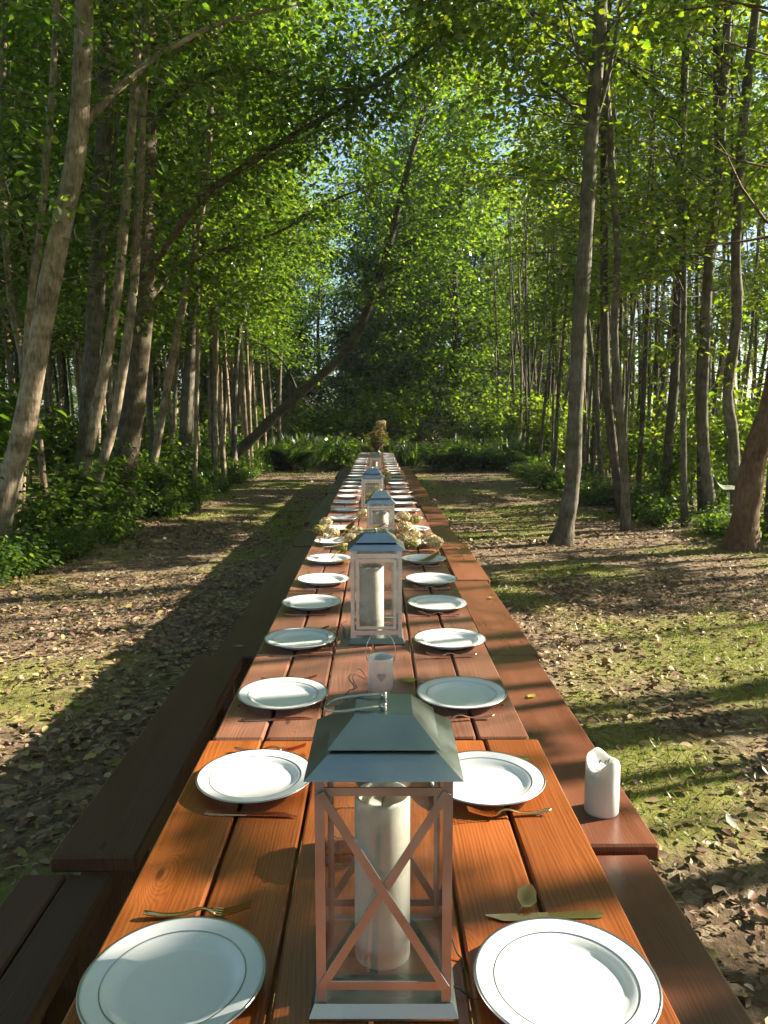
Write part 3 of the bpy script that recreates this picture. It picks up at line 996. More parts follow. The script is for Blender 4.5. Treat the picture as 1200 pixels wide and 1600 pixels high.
def plant_tree(name, label, kind, x, y, group, g, s=1.0):
    t = thing(name, label, 'tree', (x, y, float(ground_h(x, y)) * .5), g.uniform(0, 6.28), group)
    s *= g.uniform(.88, 1.14)
    t.scale = (s, s, s * g.uniform(.95, 1.1))
    link('trunk', kind[0], t)
    link('crown', kind[1], t)
    return t


g1 = np.random.default_rng(8)
sp = []
tries = 0
while len(sp) < 130 and tries < 8000:
    tries += 1
    x = -g1.uniform(3.45, 14.0); y = g1.uniform(7.5, 34)
    if g1.uniform() < .45:
        x = -g1.uniform(3.3, 5.2); y = g1.uniform(14, 30)
    if -x / y > .60 or (y > 26 and x > -3.0):
        continue
    if too_close(x, y, sp, .75) or too_close(x, y, hero_xy, .7):
        continue
    sp.append((x, y))
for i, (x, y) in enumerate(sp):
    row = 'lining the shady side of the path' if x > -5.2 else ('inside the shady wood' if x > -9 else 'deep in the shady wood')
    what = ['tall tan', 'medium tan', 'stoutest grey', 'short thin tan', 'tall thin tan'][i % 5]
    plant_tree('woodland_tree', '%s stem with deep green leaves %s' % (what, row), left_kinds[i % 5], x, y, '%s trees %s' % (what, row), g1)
sp2 = []
tries = 0
while len(sp2) < 28 and tries < 8000:
    tries += 1
    x = g1.uniform(6.0, 13); y = g1.uniform(36, 50)
    if too_close(x, y, sp2, 1.0):
        continue
    sp2.append((x, y))
for i, (x, y) in enumerate(sp2):
    plant_tree('distant_slender_tree', 'distant slender dark stem lining the far end of the sunny wood',
               right_kinds[i % 3], x, y, 'distant stems of the sunny wood', g1)
# the trees that close the ride
for x, y, k_, lb in ((3.2, 30.5, 0, 'tallest dark green tree rising on the sunny side of the far end'), (1.2, 33.5, 1, 'tall dark green tree behind the flower urn at the far end')):
    plant_tree('tall_closing_tree', lb, far_green[k_], x, y, 'tallest trees over the far end', g1, 1.2)
for i, (x, y) in enumerate([(-.6, 37), (1.6, 36), (3.9, 34), (-6.4, 38), (-3.0, 43), (.4, 42), (4.2, 40), (-9, 38), (-5, 47), (-1.0, 48), (3, 48), (7.5, 47), (-9, 48), (10.5, 42)]):
    if x < .6 and y < 43:
        plant_tree('closing_tree', 'dense haze-tinted tree closing the far end of the path', far_kinds[i % 3], x + g1.normal(0, .3), y, 'haze-tinted trees closing the path', g1, .95)
    else:
        plant_tree('closing_tree', 'dense dark green tree closing the far end of the path', far_green[i % 2], x + g1.normal(0, .3), y, 'dark green trees closing the path', g1, .95)
# sunlit trees beyond the belt and behind the shady wood
for i in range(26):
    x = 33 + g1.uniform(-2, 6); y = 2 + i * 2.6 + g1.normal(0, 1)
    plant_tree('sunlit_tree', 'bushy sunlit tree far behind the slender stems of the sunny wood', sunny_kinds[i % 2], x, y, 'sunlit trees beyond the wood', g1, 1.15)
for i in range(12):
    x = -20 + g1.uniform(-4, 3); y = 9 + i * 4.4 + g1.normal(0, 1)
    plant_tree('backdrop_tree', 'bushy tree far behind the stems of the shady wood', far_kinds[i % 3], x, y, 'trees behind the shady wood', g1, .85)

# the wood goes on around the near end of the tables
for i in range(64):
    for _ in range(90):
        x = g1.uniform(-13, 13); y = g1.uniform(-15, 8)
        if (abs(x) > 3.7 or y < -2.6) and not (x > 0 and y > .5) and not (abs(x) < .52 * y + 1.4 and y > 0):
            break
    plant_tree('surrounding_tree', 'tree of the wood around the near end of the first orange table', left_kinds[i % 5], x, y, 'trees around the near end', g1)
# trees whose long limbs arch over the near tables
def arch_kind(seed, H, zlo, leaf):
    g = np.random.default_rng(seed)
    pts = wood_stem(g, H, .12, .06, 0.0)
    mb, vs, fs = grow(seed, pts, .12, .03, zlo, 4.2, 46, 7, 24, .11, 10, True, toward=0.0, lift=(.05, .4))
    return mb.mesh('trunk', M['bark_grey']), np_mesh('crown', vs, fs, M[leaf])


arch_l = arch_kind(580, 11, 4.6, 'leaf_left')
arch_r = arch_kind(581, 12, 6.2, 'leaf_right')
for x, y in ((-4.9, -1.6), (-4.6, 1.6)):
    t = plant_tree('overhanging_tree', 'tree on the shaded bench side with limbs arching over the near tables', arch_l, x, y, 'trees arching over the near tables', g1)
    t.rotation_euler.z = g1.normal(0, .25)
for x, y in ((5.2, 1.4), (5.3, 4.8)):
    t = plant_tree('overhanging_tree', 'tree on the melted candle side with limbs arching over the near tables', arch_r, x, y, 'trees arching over the near benches', g1)
    t.rotation_euler.z = math.pi + g1.normal(0, .25)
# a last screen of low trees beyond the ferns
for i in range(26):
    x = -13 + i * 1.08 + g1.normal(0, .3); y = 34 + 7 * abs(math.sin(i * 1.7)) + abs(x) * .2
    plant_tree('low_screen_tree', 'low bushy tree screening the view beyond the ferns', far_kinds[2], x, y, 'low trees beyond the ferns', g1, .42)

# ------------------------------------------------------------------ undergrowth
def shrub_kind(seed, h, w, n, size, nstem, leafm):
    g = np.random.default_rng(seed)
    sm = MB()
    cl = []
    for k in range(nstem):
        az = g.uniform(0, 6.28); l = g.uniform(.5, 1.0)
        e = np.array([math.cos(az) * w * l * g.uniform(.3, 1), math.sin(az) * w * l * g.uniform(.3, 1), h * g.uniform(.55, 1.0)])
        m_ = e * np.array([.35, .35, .6])
        sm.tube([(0, 0, -.03), m_, e], [.007, .005, .002], 4, False)
        for t in (.35, .55, .75, .9, 1.0):
            b = (1 - t) ** 2 * np.zeros(3) + 2 * t * (1 - t) * m_ + t * t * e
            cl.append(b + g.normal(0, .05, 3))
    c, a, nn, ln, wd = scatter_clusters(np.array(cl), n, .09 + .05 * w, .6, size, g, .3)
    c[:, 2] = np.abs(c[:, 2]) + .01
    vs, fs = leaf_arrays(c, a, nn, ln, wd, True)
    return sm.mesh('stem', M['stem']), np_mesh('foliage', vs, fs, M[leafm])


def fern_kind(seed, h, nf):
    g = np.random.default_rng(seed)
    sm = MB(); cs = []; as_ = []; ns = []; ls = []
    for k in range(nf):
        az = g.uniform(0, 6.28); L_ = h * g.uniform(.8, 1.2)
        pts = []
        for i in range(9):
            t = i / 8
            r = L_ * (.15 * t + .65 * t * t); z = L_ * (1.15 * t - .5 * t * t)
            pts.append(np.array([math.cos(az) * r, math.sin(az) * r, z]))
        sm.tube(pts, [.006 * (1 - .8 * i / 8) for i in range(9)], 3, False)
        side = np.array([-math.sin(az), math.cos(az), 0])
        for t in np.linspace(.25, 1, 16):
            p = interp(pts, np.array([t]))[0]
            for s in (-1, 1):
                for q in (.0, .5):
                    cs.append(p + side * s * q * L_ * .22 * (1.1 - t)); as_.append(side * s + np.array([math.cos(az), math.sin(az), .0]) * .5)
                    ns.append(np.array([0, 0, 1]) + g.normal(0, .25, 3)); ls.append(L_ * .20 * (1.15 - t) + .02)
    cs = np.array(cs); ls = np.array(ls)
    vs, fs = leaf_arrays(cs, np.array(as_), np.array(ns), ls, ls * .36, True)
    return sm.mesh('stem', M['stem']), np_mesh('frond', vs, fs, M['leaf_herb'])


def grass_kind(seed, n, h, w):
    g = np.random.default_rng(seed)
    c = np.zeros((n, 3)); c[:, :2] = g.normal(0, w, (n, 2))
    a = np.concatenate([g.normal(0, .28, (n, 2)) + c[:, :2] * .6, np.ones((n, 1))], 1)
    nn = g.normal(0, 1, (n, 3))
    ln = h * g.uniform(.5, 1.1, n)
    return leaf_arrays(c, a, nn, ln, np.full(n, .018), True)


herb = [shrub_kind(600, .45, .40, 9, .075, 14, 'leaf_herb'), shrub_kind(601, .75, .45, 9, .085, 14, 'leaf_herb'),
        shrub_kind(602, .32, .45, 10, .06, 16, 'leaf_herb'), shrub_kind(603, 1.25, .55, 9, .10, 14, 'leaf_left')]
fern = [fern_kind(610, .95, 16), fern_kind(611, .75, 14)]
def tall_grass_kind(seed):
    vs, fs = grass_kind(seed, 150, 1.15, .22)
    sm = MB(); g = np.random.default_rng(seed)
    for k in range(8):
        a_ = g.uniform(0, 6.28); r_ = g.uniform(.05, .3)
        sm.tube([(0, 0, -.03), (r_ * .4 * math.cos(a_), r_ * .4 * math.sin(a_), .6), (r_ * math.cos(a_), r_ * math.sin(a_), g.uniform(.9, 1.3))], [.004, .003, .002], 3, False)
    return sm.mesh('stem', M['stem']), np_mesh('blades', vs, fs, M['leaf_herb'])


tall_grass = [tall_grass_kind(630), tall_grass_kind(631)]
sunny_shrub = [shrub_kind(620, 2.2, 1.0, 12, .12, 22, 'leaf_right'), shrub_kind(621, 1.5, .9, 12, .11, 20, 'leaf_right')]


def plant(name, label, cat, kind, x, y, group, g, s=1.0):
    t = thing(name, label, cat, (x, y, float(ground_h(x, y))), g.uniform(0, 6.28), group)
    s *= g.uniform(.8, 1.25)
    t.scale = (s, s, s * g.uniform(.85, 1.15))
    link(kind[0].name.split('.')[0], kind[0], t)
    link(kind[1].name.split('.')[0], kind[1], t)
    return t


g2 = np.random.default_rng(21)
for i in range(120):
    y = g2.uniform(6.6, 24)
    edge = -3.25 - .45 * np.clip((9.5 - y) / 3, 0, 1.4)
    x = edge - abs(g2.normal(0, .75)) - .1
    k = herb[2] if x > edge - .35 else herb[int(g2.integers(0, 4))]
    hk = ['knee-high leafy', 'upright tall', 'low spreading', 'waist-high broad-leaved'][herb.index(k)]
    plant('leafy_herb', '%s green herb in the ground cover under the shady wood' % hk, 'herb', k, x, y, hk + ' herbs along the shady wood edge', g2, .82)
for i in range(64):
    y = g2.uniform(8.6, 25)
    edge = 3.9 + .5 * np.clip((12 - y) / 3, -.4, 1)
    x = edge + abs(g2.normal(0, .9))
    k = herb[int(g2.integers(0, 4))] if x > edge + .9 else herb[2 * int(g2.integers(0, 2))]
    hk = ['knee-high leafy', 'upright tall', 'low spreading', 'waist-high broad-leaved'][herb.index(k)]
    plant('wood_edge_herb', '%s green herb in the ground cover under the sunny wood' % hk, 'herb', k, x, y, hk + ' herbs along the sunny wood edge', g2, .72)
for i in range(64):
    x = g2.uniform(-3.9, 4.6); y = 22.6 + abs(g2.normal(0, 1.3))
    if i % 2:
        plant('tall_grass_clump', 'clump of tall grass at the end of the clearing beyond the last table', 'grass', tall_grass[i // 2 % 2], x, y + .8, 'tall grass beyond the last table', g2, .72)
        continue
    plant('fern_clump', 'green fern clump closing the clearing beyond the last table', 'fern', fern[i % 2] if i % 3 else herb[1], x, y, 'ferns beyond the last table', g2, 1.05)
for i in range(44):
    x = g2.uniform(13.5, 22); y = g2.uniform(3, 46)
    plant('sunny_shrub', 'sunlit yellow-green shrub on the open ground behind the sunny wood', 'shrub', sunny_shrub[i % 2], x, y, 'shrubs behind the sunny wood', g2, 1.15)
for i in range(34):
    x = -9 + i * .55 + g2.normal(0, .3); y = 27 + g2.uniform(0, 5)
    plant('background_shrub', 'dense shrub filling the space between the ferns and the closing trees', 'shrub', herb[3] if i % 2 else sunny_shrub[0], x, y, 'shrubs beyond the ferns', g2, 1.6 if i % 2 else 1.0)
for i in range(30):
    x = g2.uniform(5.0, 12); y = g2.uniform(10, 32)
    plant('wood_shrub', 'loose leafy shrub between the slender stems of the sunny wood', 'shrub', sunny_shrub[i % 2], x, y, 'shrubs in the sunny wood', g2, .8)
for i in range(30):
    x = -g2.uniform(4.6, 12); y = g2.uniform(8.5, 32)
    plant('shade_shrub', 'loose dark shrub between the stems of the shady wood', 'shrub', herb[3], x, y, 'shrubs in the shady wood', g2, 1.5)

# litter on the ground: past counting
g3 = np.random.default_rng(31)
px = []; py = []
for (n, x0, x1, y0, y1) in ((54000, -4.2, 4.8, 1.0, 7.5), (15000, -4.5, 5, 7.5, 13), (9000, -4.5, 5, 13, 23)):
    x = g3.uniform(x0, x1, n); y = g3.uniform(y0, y1, n)
    keep = g3.uniform(0, 1, n) < np.clip(1.25 - 1.25 * grass_f(x, y) + .15 + .35 * (fbm(x * 2.2, y * 2.2, 55, 3) - .5), .08, 1)
    px.append(x[keep]); py.append(y[keep])
x = np.concatenate(px); y = np.concatenate(py)
n = len(x)
c = np.stack([x, y, ground_h(x, y) + .006 + g3.uniform(0, .022, n)], 1)
az = g3.uniform(0, 6.28, n)
a = np.stack([np.cos(az), np.sin(az), g3.normal(0, .28, n)], 1)
nn = g3.normal(0, .40, (n, 3)) + np.array([0, 0, 1])
ln = (.016 + .052 * g3.uniform(0, 1, n) ** 2.2) * np.where(y > 9, 1.3, 1)
vs, fs = leaf_arrays(c, a, nn, ln, ln * g3.uniform(.45, .75, n), True)
lit = link('leaf_litter', np_mesh('leaf_litter', vs, fs, M['litter']))
tag(lit, 'brown dead leaves scattered over the clearing floor', 'leaf litter', kind='stuff')

tw = MB()
for k in range(520):
    x0 = g3.uniform(-4.2, 4.6); y0 = g3.uniform(1.4, 13); a_ = g3.uniform(0, 6.28); l_ = g3.uniform(.06, .32)
    z0 = float(ground_h(x0, y0)) + .016
    e = (x0 + l_ * math.cos(a_), y0 + l_ * math.sin(a_), z0 + g3.uniform(-.004, .02))
    mid = ((x0 + e[0]) / 2 + g3.normal(0, .02), (y0 + e[1]) / 2 + g3.normal(0, .02), z0 + .008)
    tw.tube([(x0, y0, z0), mid, e], [.0032, .0026, .0014], 4, False)
tag(tw.build('twig_litter', M['bark_tan']), 'thin broken twigs scattered among the dead leaves', 'twigs', kind='stuff')

n = 190000
x = g3.uniform(-4.3, 5.2, n); y = g3.uniform(1.5, 16, n)
gfv = grass_f(x, y)
keep = g3.uniform(0, 1, n) < np.clip((gfv - .52) * 2.3, 0, 1) * np.where(x > .5, 1, .5) * np.clip(1.5 - y / 14, .3, 1)
x = x[keep]; y = y[keep]; n = len(x)
c = np.stack([x, y, ground_h(x, y) - .004], 1)
a = np.concatenate([g3.normal(0, .75, (n, 2)), np.ones((n, 1)) * .8], 1)
ln = g3.uniform(.025, .075, n)
vs, fs = leaf_arrays(c, a, g3.normal(0, 1, (n, 3)), ln, np.full(n, .0045), False)
gr = link('grass', np_mesh('grass', vs, fs, M['grass']))
tag(gr, 'short patchy green grass in the sunny part of the clearing', 'grass', kind='stuff')

# ------------------------------------------------------------------ tables and benches
def board_mesh(name, w, l, t, mat, ch=.004):
    """plank along +Y from y=0, top at z=0, chamfered all round"""
    sec = [(-w / 2 + ch, 0), (w / 2 - ch, 0), (w / 2, -ch), (w / 2, -t + ch), (w / 2 - ch, -t), (-w / 2 + ch, -t), (-w / 2, -t + ch), (-w / 2, -ch)]
    ins = [(x * (1 - 2 * ch / w), -t / 2 + (z + t / 2) * (1 - 2 * ch / t)) for x, z in sec]
    mb = MB()
    vs = [(x, 0, z) for x, z in ins] + [(x, ch, z) for x, z in sec] + [(x, l - ch, z) for x, z in sec] + [(x, l, z) for x, z in ins]
    fs = [tuple(range(8)), tuple(range(31, 23, -1))]
    for r in range(3):
        for k in range(8):
            k2 = (k + 1) % 8
            fs.append((r * 8 + k, (r + 1) * 8 + k, (r + 1) * 8 + k2, r * 8 + k2))
    mb.add(vs, fs)
    return mb.mesh(name, mat)


TOP = .75
BT = .042
g4 = np.random.default_rng(41)


_s = MB(); _s.lathe([(0, .0002), (.0018, .0002), (.0026, .0008), (.0040, .0006), (.0042, -.002), (0, -.002)], 10)
SCREW = _s.mesh('screw', M['cord'])


def table(i, y0, y1, cx, width, wood, split=None):
    L_ = y1 - y0 - .012
    t = thing('dining_table', '%s plank table, %s in the long row counting from the cross-braced lantern' % ('orange oiled' if i == 0 else 'reddish, sheen-greyed', ordinal(i + 1)),
              'table', (cx, y0, 0), 0, 'plank tables set end to end')
    bw = width / 6
    full = board_mesh('board', bw - .007, L_, BT, M[wood])
    for k in range(6):
        x = -width / 2 + bw * (k + .5)
        z = TOP + g4.uniform(-.0015, .001)
        if split and k < 2:
            s = split + g4.uniform(-.012, .012)
            link('board', board_mesh('board', bw - .007, s - .004, BT, M[wood], .006), t, (x, 0, z))
            link('board', board_mesh('board', bw - .007, L_ - s - .004, BT, M[wood], .006), t, (x, s + .004, z - .002))
        else:
            link('board', full, t, (x, g4.uniform(-.003, .003), z))
    for yy in (.22, L_ - .22):
        m = MB(); m.box(-width / 2 + .04, width / 2 - .04, yy - .035, yy + .035, TOP - BT - .075, TOP - BT - .002)
        m.build('crossbeam', M['wood_bench'], t)
        for s in (-1, 1):
            m = MB(); m.bar((s * (width / 2 - .09), yy + .06, TOP - BT - .004), (s * (width / 2 - .05), yy + .06, -.02), .045, .09, (1, 0, 0))
            m.build('leg', M['wood_bench'], t)
    if i < 2:
        for k in range(6):
            for yy in (.22, L_ - .22):
                for dx in (-.035, .035):
                    link('screw', SCREW, t, (-width / 2 + bw * (k + .5) + dx + g4.normal(0, .003), yy + g4.normal(0, .004), TOP + .0012))
    m = MB(); m.box(-.035, .035, .26, L_ - .26, .28, .36)
    m.build('stretcher', M['wood_bench'], t)
    return t


TL = 1.69
table(0, .17, 1.858, -.008, .835, 'wood_new')
for i in range(1, 11):
    y0 = 1.858 + TL * (i - 1)
    table(i, y0, y0 + TL, -.014 + (0 if i < 3 else g4.uniform(-.02, .02)), .808 + (0 if i < 3 else g4.uniform(-.02, .012)), 'wood_red', .72 if i == 1 else None)


def bench(side, i, y0, y1, x_in, x_out, z, nboard, rz=0.0, lit=False):
    cx = (x_in + x_out) / 2
    w = abs(x_out - x_in)
    L_ = y1 - y0 - .014
    what = 'dark brown bench in the shaded wood tone on the shaded side' if side < 0 else 'reddish bench in the lit wood tone on the melted candle side'
    t = thing('bench', '%s, %s counting from the cross-braced lantern' % (what, ordinal(i + 1)), 'bench', (cx, y0, 0), rz,
              'benches on the shaded side' if side < 0 else 'benches on the candle side')
    bw = w / nboard
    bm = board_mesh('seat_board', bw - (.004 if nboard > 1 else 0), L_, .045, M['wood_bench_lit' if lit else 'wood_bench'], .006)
    for k in range(nboard):
        link('seat_board', bm, t, (-w / 2 + bw * (k + .5), 0, z + (0 if k == 0 else -.001)))
    for yy in (.18, L_ - .18):
        m = MB(); m.box(-w / 2 + .015, w / 2 - .015, yy - .025, yy + .025, -.02, z - .046)
        m.build('leg', M['wood_bench'], t)
    m = MB(); m.box(-.02, .02, .20, L_ - .20, .20, .30)
    m.build('stretcher', M['wood_bench'], t)
    return t


yb = [.12, 1.80, 3.45, 5.15, 6.55, 8.15, 9.8, 11.4, 13.0, 14.6, 16.2, 17.9]
lx = [(-.635, -.86, .435, 2), (-.60, -.815, .47, 1), (-.555, -.765, .46, 1), (-.53, -.735, .455, 1), (-.52, -.725, .46, 1), (-.56, -.775, .455, 1),
      (-.52, -.73, .45, 1), (-.55, -.76, .455, 1), (-.53, -.74, .45, 1), (-.57, -.79, .45, 1), (-.55, -.77, .45, 1)]
for i, (a_, b_, z_, nb_) in enumerate(lx):
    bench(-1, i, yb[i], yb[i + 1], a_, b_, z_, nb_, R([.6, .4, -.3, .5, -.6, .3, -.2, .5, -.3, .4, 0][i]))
yr = [.42, 1.865, 3.49, 5.16, 6.75, 8.2, 9.75, 11.3, 12.9, 14.6, 16.2, 17.9]
rx = [(.49, .715, .438), (.51, .735, .455), (.53, .765, .452), (.545, .78, .458), (.53, .765, .45), (.55, .775, .455), (.52, .75, .45),
      (.54, .77, .455), (.53, .755, .45), (.55, .78, .45), (.54, .76, .45)]
for i, (a_, b_, z_) in enumerate(rx):
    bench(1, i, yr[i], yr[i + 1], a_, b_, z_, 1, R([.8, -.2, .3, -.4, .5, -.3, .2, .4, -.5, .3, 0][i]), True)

# ------------------------------------------------------------------ plates and cutlery
pm = MB()
pm.lathe([(0, .0065), (.070, .0065), (.080, .0075), (.088, .012), (.094, .0165), (.100, .0185), (.120, .0222), (.1275, .0232), (.1285, .0222), (.127, .0212),
          (.119, .0198), (.099, .0158), (.091, .0125), (.085, .004), (.080, .0005), (.074, .0005), (.072, .0028), (0, .0030)], 72)
plate_m = pm.mesh('plate', M['plate'])
b1 = MB(); b1.lathe([(.1243, .0231), (.1268, .0237), (.1283, .0230), (.1281, .0226)], 72)
b2 = MB(); b2.lathe([(.0985, .01855), (.0993, .0188), (.1000, .0189), (.1006, .0189)], 72)
band1 = b1.mesh('rim_band', M['silver']); band2 = b2.mesh('inner_band', M['silver'])

# knife: lies along +X (handle at +X), length .2
def knife_meshes(mat):
    h = MB()
    sec = []
    for t in np.linspace(0, 1, 9):
        x = .012 + t * .088; w = .0075 + .0028 * t - (.004 if t > .99 else 0); z = .0022 + .0014 * t
        sec.append((x, w, z))
    vs = []; fs = []
    for x, w, z in sec:
        vs += [(x, -w, .0006), (x, -w * .7, z), (x, w * .7, z), (x, w, .0006)]
    for i in range(8):
        for k in range(4):
            k2 = (k + 1) % 4
            fs.append((i * 4 + k, i * 4 + k2, i * 4 + 4 + k2, i * 4 + 4 + k))
    fs += [(0, 3, 2, 1), (32, 33, 34, 35)]
    h.add(vs, fs, False)
    b = MB()
    vs = []; fs = []
    for t in np.linspace(0, 1, 9):
        x = .012 - t * .102
        yl = -.0075 - .003 * math.sin(math.pi * min(1, t * 1.05)); yu = .0065
        if t > .75:
            k = (t - .75) / .25
            yl = yl * (1 - k) + (.005) * k * .9
        vs += [(x, yl, .0007), (x, yu, .0007), (x, yu, .0024), (x, yl, .0013)]
    for i in range(8):
        for k in range(4):
            k2 = (k + 1) % 4
            fs.append((i * 4 + k, i * 4 + 4 + k, i * 4 + 4 + k2, i * 4 + k2))
    fs += [(0, 1, 2, 3), (35, 34, 33, 32)]
    b.add(vs, fs, False)
    return h.mesh('handle', mat), b.mesh('blade', mat)


def fork_meshes(mat):
    def zc(x):                       # arch of a fork seen from the side
        return .004 + .010 * math.exp(-((x + .005) / .022) ** 2) + (.006 * max(0, (x - .06) / .03)) + .016 * max(0, (-x - .03) / .055) ** 1.4
    h = MB()
    vs = []; fs = []
    xs = np.linspace(.088, -.028, 16)
    for x in xs:
        t = (.088 - x) / .116
        w = .0068 * (1 - t) + .0026 * t if x > -.012 else .0026 + (-.012 - x) / .016 * .0085
        if x > .084:
            w *= .6
        z = zc(x)
        vs += [(x, -w, z), (x, -w * .6, z + .0022), (x, w * .6, z + .0022), (x, w, z)]
    n = len(xs)
    for i in range(n - 1):
        for k in range(4):
            k2 = (k + 1) % 4
            fs.append((i * 4 + k, i * 4 + 4 + k, i * 4 + 4 + k2, i * 4 + k2))
    fs += [(0, 1, 2, 3), (n * 4 - 1, n * 4 - 2, n * 4 - 3, n * 4 - 4)]
    h.add(vs, fs, True)
    hd = MB()
    for k in range(4):
        y = -.0084 + .0056 * k
        pts = [(x, y, zc(x) + .0011) for x in np.linspace(-.026, -.085, 6)]
        for i in range(5):
            hd.bar(pts[i], pts[i + 1], .0030 - .0003 * i, .0020)
    return h.mesh('handle', mat), hd.mesh('tines', mat)


KN = {k: knife_meshes(M[k]) for k in ('gold', 'rose')}
FK = {k: fork_meshes(M[k]) for k in ('gold', 'rose')}
g5 = np.random.default_rng(51)


def place(x, y, z, rz, name, label, cat, meshes, group):
    t = thing(name, label, cat, (x, y, z), rz, group)
    for m in meshes:
        link(m.name.split('.')[0], m, t)
    return t


Lp = [(-.285, .996), (-.267, 1.612), (-.268, 2.122), (-.273, 2.68), (-.278, 3.23), (-.262, 3.71), (-.268, 4.27), (-.275, 4.9)]
Rp = [(.2645, .988), (.239, 1.597), (.243, 2.122), (.262, 2.67), (.259, 3.21), (.27, 3.71), (.268, 4.26), (.272, 4.86)]
for lst, s in ((Lp, -1), (Rp, 1)):
    y = lst[-1][1]
    while y < 17.4:
        y += .57 + g5.uniform(-.03, .03)
        lst.append((s * (.268 + g5.uniform(-.012, .012)) - .01, y))
for lst, s, sd in ((Lp, -1, 'shaded bench side'), (Rp, 1, 'melted candle side')):
    for i, (x, y) in enumerate(lst):
        p = link('plate', plate_m, None, (x, y, TOP + .0012), g5.uniform(0, 6.28))
        tag(p, 'white plate with silver rim, %s from the cross-braced lantern on the %s' % (ordinal(i + 1), sd), 'plate', 'white plates laid along the tables')
        p.rotation_euler = (g5.normal(0, .006), g5.normal(0, .006), p.rotation_euler.z)
        p.location.z += .0006
        link('rim_band', band1, p); link('inner_band', band2, p)
        if i > 11:
            continue
        mat = 'gold' if (s > 0 and i < 2) or (s < 0 and i == 0) else 'rose'
        kx = x + s * -.01 + g5.uniform(-.012, .012)
        ky = y + (.140 if s > 0 else -.140) + (g5.uniform(-.012, .012) if i else 0)
        fy = y + (-.155 if s > 0 else .160) + (g5.uniform(-.012, .012) if i > 1 else 0)
        if s > 0 and i == 0:
            kx, ky = .266, 1.152
        if s > 0 and i == 1:
            fy = 1.468; kx = .262
        rot = (0 if s > 0 else math.pi)
        place(kx, ky, TOP + .0015, rot + g5.normal(0, .05), 'knife', '%s knife beside the %s plate on the %s' % ('gold' if mat == 'gold' else 'rose gold', ordinal(i + 1), sd),
              'knife', KN[mat], 'table knives')
        place(kx + s * .005, fy, TOP + .0015, rot + g5.normal(0, .07), 'fork', '%s fork beside the %s plate on the %s' % ('gold' if mat == 'gold' else 'rose gold', ordinal(i + 1), sd),
              'fork', FK[mat], 'table forks')

# ------------------------------------------------------------------ lanterns
def frustum(mb, w0, z0, w1, z1, th=.0015):
    """four sloping sheets with a flat top, closed underneath by an inner skin"""
    a, b = w0 / 2, w1 / 2
    vs = [(-a, -a, z0), (a, -a, z0), (a, a, z0), (-a, a, z0), (-b, -b, z1), (b, -b, z1), (b, b, z1), (-b, b, z1)]
    ai, bi = a - th, b - th
    vs += [(-ai, -ai, z0), (ai, -ai, z0), (ai, ai, z0), (-ai, ai, z0), (-bi, -bi, z1 - th), (bi, -bi, z1 - th), (bi, bi, z1 - th), (-bi, bi, z1 - th)]
    fs = [(4, 5, 6, 7), (15, 14, 13, 12)]
    for k in range(4):
        k2 = (k + 1) % 4
        fs += [(k, k2, k2 + 4, k + 4), (k + 8, k + 12, k2 + 12, k2 + 8), (k, k + 8, k2 + 8, k2)]
    mb.add(vs, fs)


